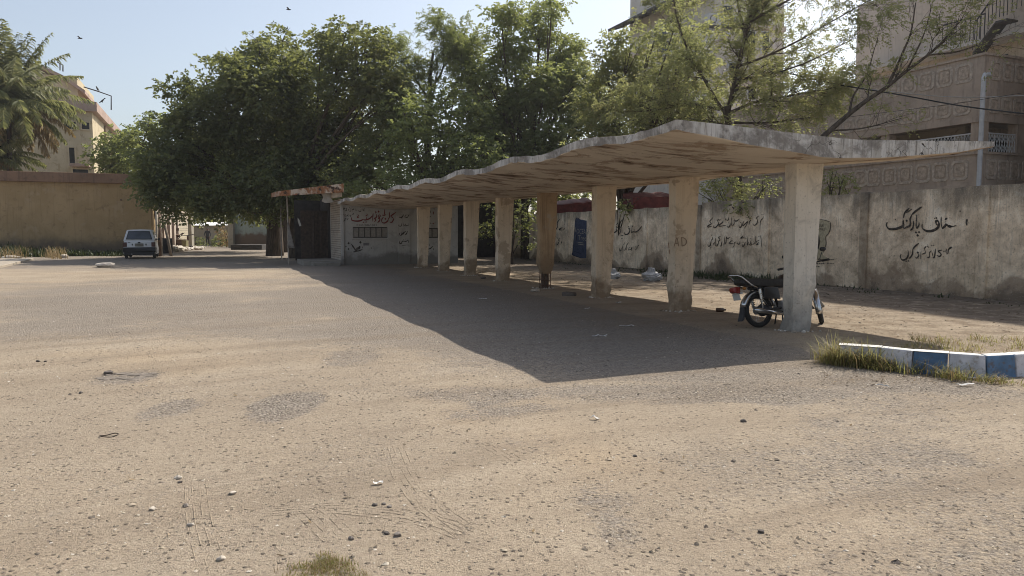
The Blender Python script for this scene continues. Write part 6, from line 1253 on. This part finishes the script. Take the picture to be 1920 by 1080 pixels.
def scrap(u,v,L,w,az,mat,label,seed):
    q=G(u,v); q[2]=gheight(q[0],q[1])+.008; R=random.Random(seed); d=np.array([math.cos(az),math.sin(az),0]); s=np.array([-d[1],d[0],0]); m=MB(); rings=[]
    for k in range(6):
        c=q+d*L*(k/5-.5)+np.array([0,0,R.uniform(0,.022)]); ww=w*R.uniform(.55,1); rings.append([c-s*ww,c-s*ww*.2+np.array([0,0,.012*R.random()]),c+s*ww,c+s*ww*.2-np.array([0,0,.004])])
    m.loft(rings); tag(m.build('paper_scrap',mat,None),label,'scrap','pale scraps lying about')
for k,(u,v,L,w,az,lab) in enumerate(((905,562,.16,.05,.2,'pale scrap in the shade ahead of the fifth column'),(1101,580,.09,.03,.0,'small pale scrap in the shade below the third column'),(1160,569,.09,.045,.4,'crumpled white scrap at the edge of the shade by the second column'),(1175,611,.22,.03,-.1,'long pale strip in the shelter shade'),(1124,631,.20,.035,.05,'flat pale strip farthest forward in the shelter shade'),(1818,709,.10,.035,-.5,'white plastic scrap standing in the grass by the blue kerb block'),(1810,723,.16,.025,.1,'white flattened scrap at the front of the kerb grass'),(709,907,.055,.016,.15,'small white stick-like scrap in the open sand'),(1115,787,.07,.016,-.3,'thin pale splinter near the middle of the lot'),(1655,726,.11,.012,-.6,'thin pale stick on the grit before the kerb'))): scrap(u,v,L,w,az,M_PAP,lab,k)
for k,(u,v,s,mat,lab) in enumerate(((334,893,.028,M_PST,'pale stone in the sand beside the small crossing stones'),(337,902,.016,M_DST,'dark chip under the pale stone'),(436,924,.024,M_PST,'buff stone right of the pale stone'),(348,948,.02,M_STN,'dark grey stone in the sand at lower left'),(702,946,.018,M_DST,'small black stone in the row above the lower tyre track'),(720,944,.014,M_STN,'first small stone right of the black stone'),(730,949,.016,M_STN,'second small stone right of the black stone'),(745,1005,.024,M_STN,'rounded bluish grey stone below the tyre tracks'),(725,1001,.018,M_DST,'flat dark stone left of the bluish grey stone'),(415,1050,.024,M_PST,'pale flat stone near the bottom grass patch'),(1394,790,.03,M_DST,'lone dark stone on the right of the lot'),(1191,855,.016,M_DST,'dark pebble in the middle of the lot'),(1427,997,.02,M_DST,'black pebble at the lower right'),(357,985,.02,M_PST,'whitish stone pair near the left tyre marks'),(286,955,.018,M_PST,'white stone left of the tyre marks'),(658,1011,.018,M_STN,'grey stone beside the bottom grass patch'),(72,679,.024,M_DST,'dark clod at the left of the lot'),(152,738,.024,M_DST,'dark clod left of the old tar patch'),(85,679,.018,M_DST,'smaller dark clod at the left of the lot'),(204,703,.05,M_DST,'tar lump in the sand on the left'))):
    chip(u,v,(s,s*.8,s*.62),mat,'loose_stone',lab,'stone',40+k,'loose stones on the lot')
# old flattened tar crust and a coil of wire half buried in the sand
q=G(238,707); m=MB(); R=random.Random(5)
for k in range(30): c=q+np.array([R.uniform(-.2,.2),R.uniform(-.08,.08)*2,0]); m.rock((c[0],c[1],.004),(R.uniform(.04,.13),R.uniform(.03,.07),.012),k)
tag(m.build('tar_crust',m_plain('dusty_tar',(.20,.17,.14),.95,.35,20,bump=.8)),'broken grey tar crust half buried in the sand at the left','tar crust')
q=G(203,818); m=MB(); m.tube([q+np.array([.055*math.cos(t)*(1+.2*math.sin(3*t)),.03*math.sin(t)*(1.2+.4*math.sin(2*t)),.006+.006*math.sin(2*t)]) for t in np.linspace(.5,9.9,40)],.0034,5); tag(m.build('wire_coil',m_plain('rusty_wire',(.06,.045,.035),.8)),'small dark coil of wire lying in the sand','wire')
for (u,v,L,az,lab) in ((195,500,1.,.1,'pale slab fragment lying at the edge of the tree shade'),(120,482,.7,.3,'white rubble piece beside the straw tuft'),(20,484,1.2,.4,'large broken concrete piece on the left slab'),(62,473,.6,.1,'white lump among the weeds')):
    q=G(u,v+1); tag(MB().rock((q[0],q[1],.08),(L*.5,L*.3,.14),int(u)).build('concrete_chunk',M_PST),lab,'concrete chunk','broken concrete on the left')
# ================================================================ LIGHT, SKY, CAMERA
kp,ka=.796,.405; sd=Vector((PV[0]*kp+RV[0]*ka,PV[1]*kp+RV[1]*ka,1.)).normalized(); el=math.asin(sd.z); azs=math.atan2(sd.x,sd.y)
L_=bpy.data.lights.new('sun','SUN'); L_.energy=4.1; L_.angle=math.radians(.53); L_.color=(1.,.93,.82); so=bpy.data.objects.new('sun',L_); COL.objects.link(so); so.rotation_euler=sd.to_track_quat('Z','Y').to_euler()
w=bpy.data.worlds.new('World'); SC.world=w; w.use_nodes=True; nt=w.node_tree; nt.nodes.clear(); sk=nt.nodes.new('ShaderNodeTexSky'); sk.sky_type='NISHITA'; sk.sun_disc=False; sk.sun_elevation=el; sk.sun_rotation=azs; sk.dust_density=2.2; sk.air_density=1.1; sk.ozone_density=1.5; sk.altitude=20
bg=nt.nodes.new('ShaderNodeBackground'); bg.inputs[1].default_value=.12; ow=nt.nodes.new('ShaderNodeOutputWorld'); hs=nt.nodes.new('ShaderNodeHueSaturation'); hs.inputs['Saturation'].default_value=.68; hs.inputs['Value'].default_value=1.; nt.links.new(sk.outputs[0],hs.inputs['Color']); nt.links.new(hs.outputs[0],bg.inputs[0]); nt.links.new(bg.outputs[0],ow.inputs[0])
cam=bpy.data.cameras.new('camera'); cam.sensor_width=36; cam.lens=FPX/1920*36; cam.clip_end=3000; cam.clip_start=.05; co=bpy.data.objects.new('camera',cam); COL.objects.link(co); co.location=(0,0,H); co.rotation_euler=(math.pi/2-TH,0,0); SC.camera=co
SC.view_settings.view_transform='Standard'; SC.view_settings.look='None'; SC.view_settings.exposure=.42; SC.view_settings.gamma=1.
SC.cycles.max_bounces=8; SC.cycles.transparent_max_bounces=6; SC.cycles.use_denoising=True; SC.cycles.filter_width=.95; SC.cycles.volume_bounces=0

# thin haze added over the lot, lifts the blacks like veiling glare
hz_=MB().box((-1100,-900,-3),(1100,1800,23)); ho=hz_.build('haze',M_CAB); ho.data.materials.clear(); hm=bpy.data.materials.new('glare_haze'); hm.use_nodes=True; ht=hm.node_tree; ht.nodes.clear(); pv=ht.nodes.new('ShaderNodeVolumePrincipled'); pv.inputs['Color'].default_value=(.93,.94,.97,1); pv.inputs['Density'].default_value=HAZE; pv.inputs['Anisotropy'].default_value=.55; om=ht.nodes.new('ShaderNodeOutputMaterial'); ht.links.new(pv.outputs[0],om.inputs['Volume']); ho.data.materials.append(hm); tag(ho,'thin haze added over the whole lot to imitate veiling glare','haze',kind='stuff')
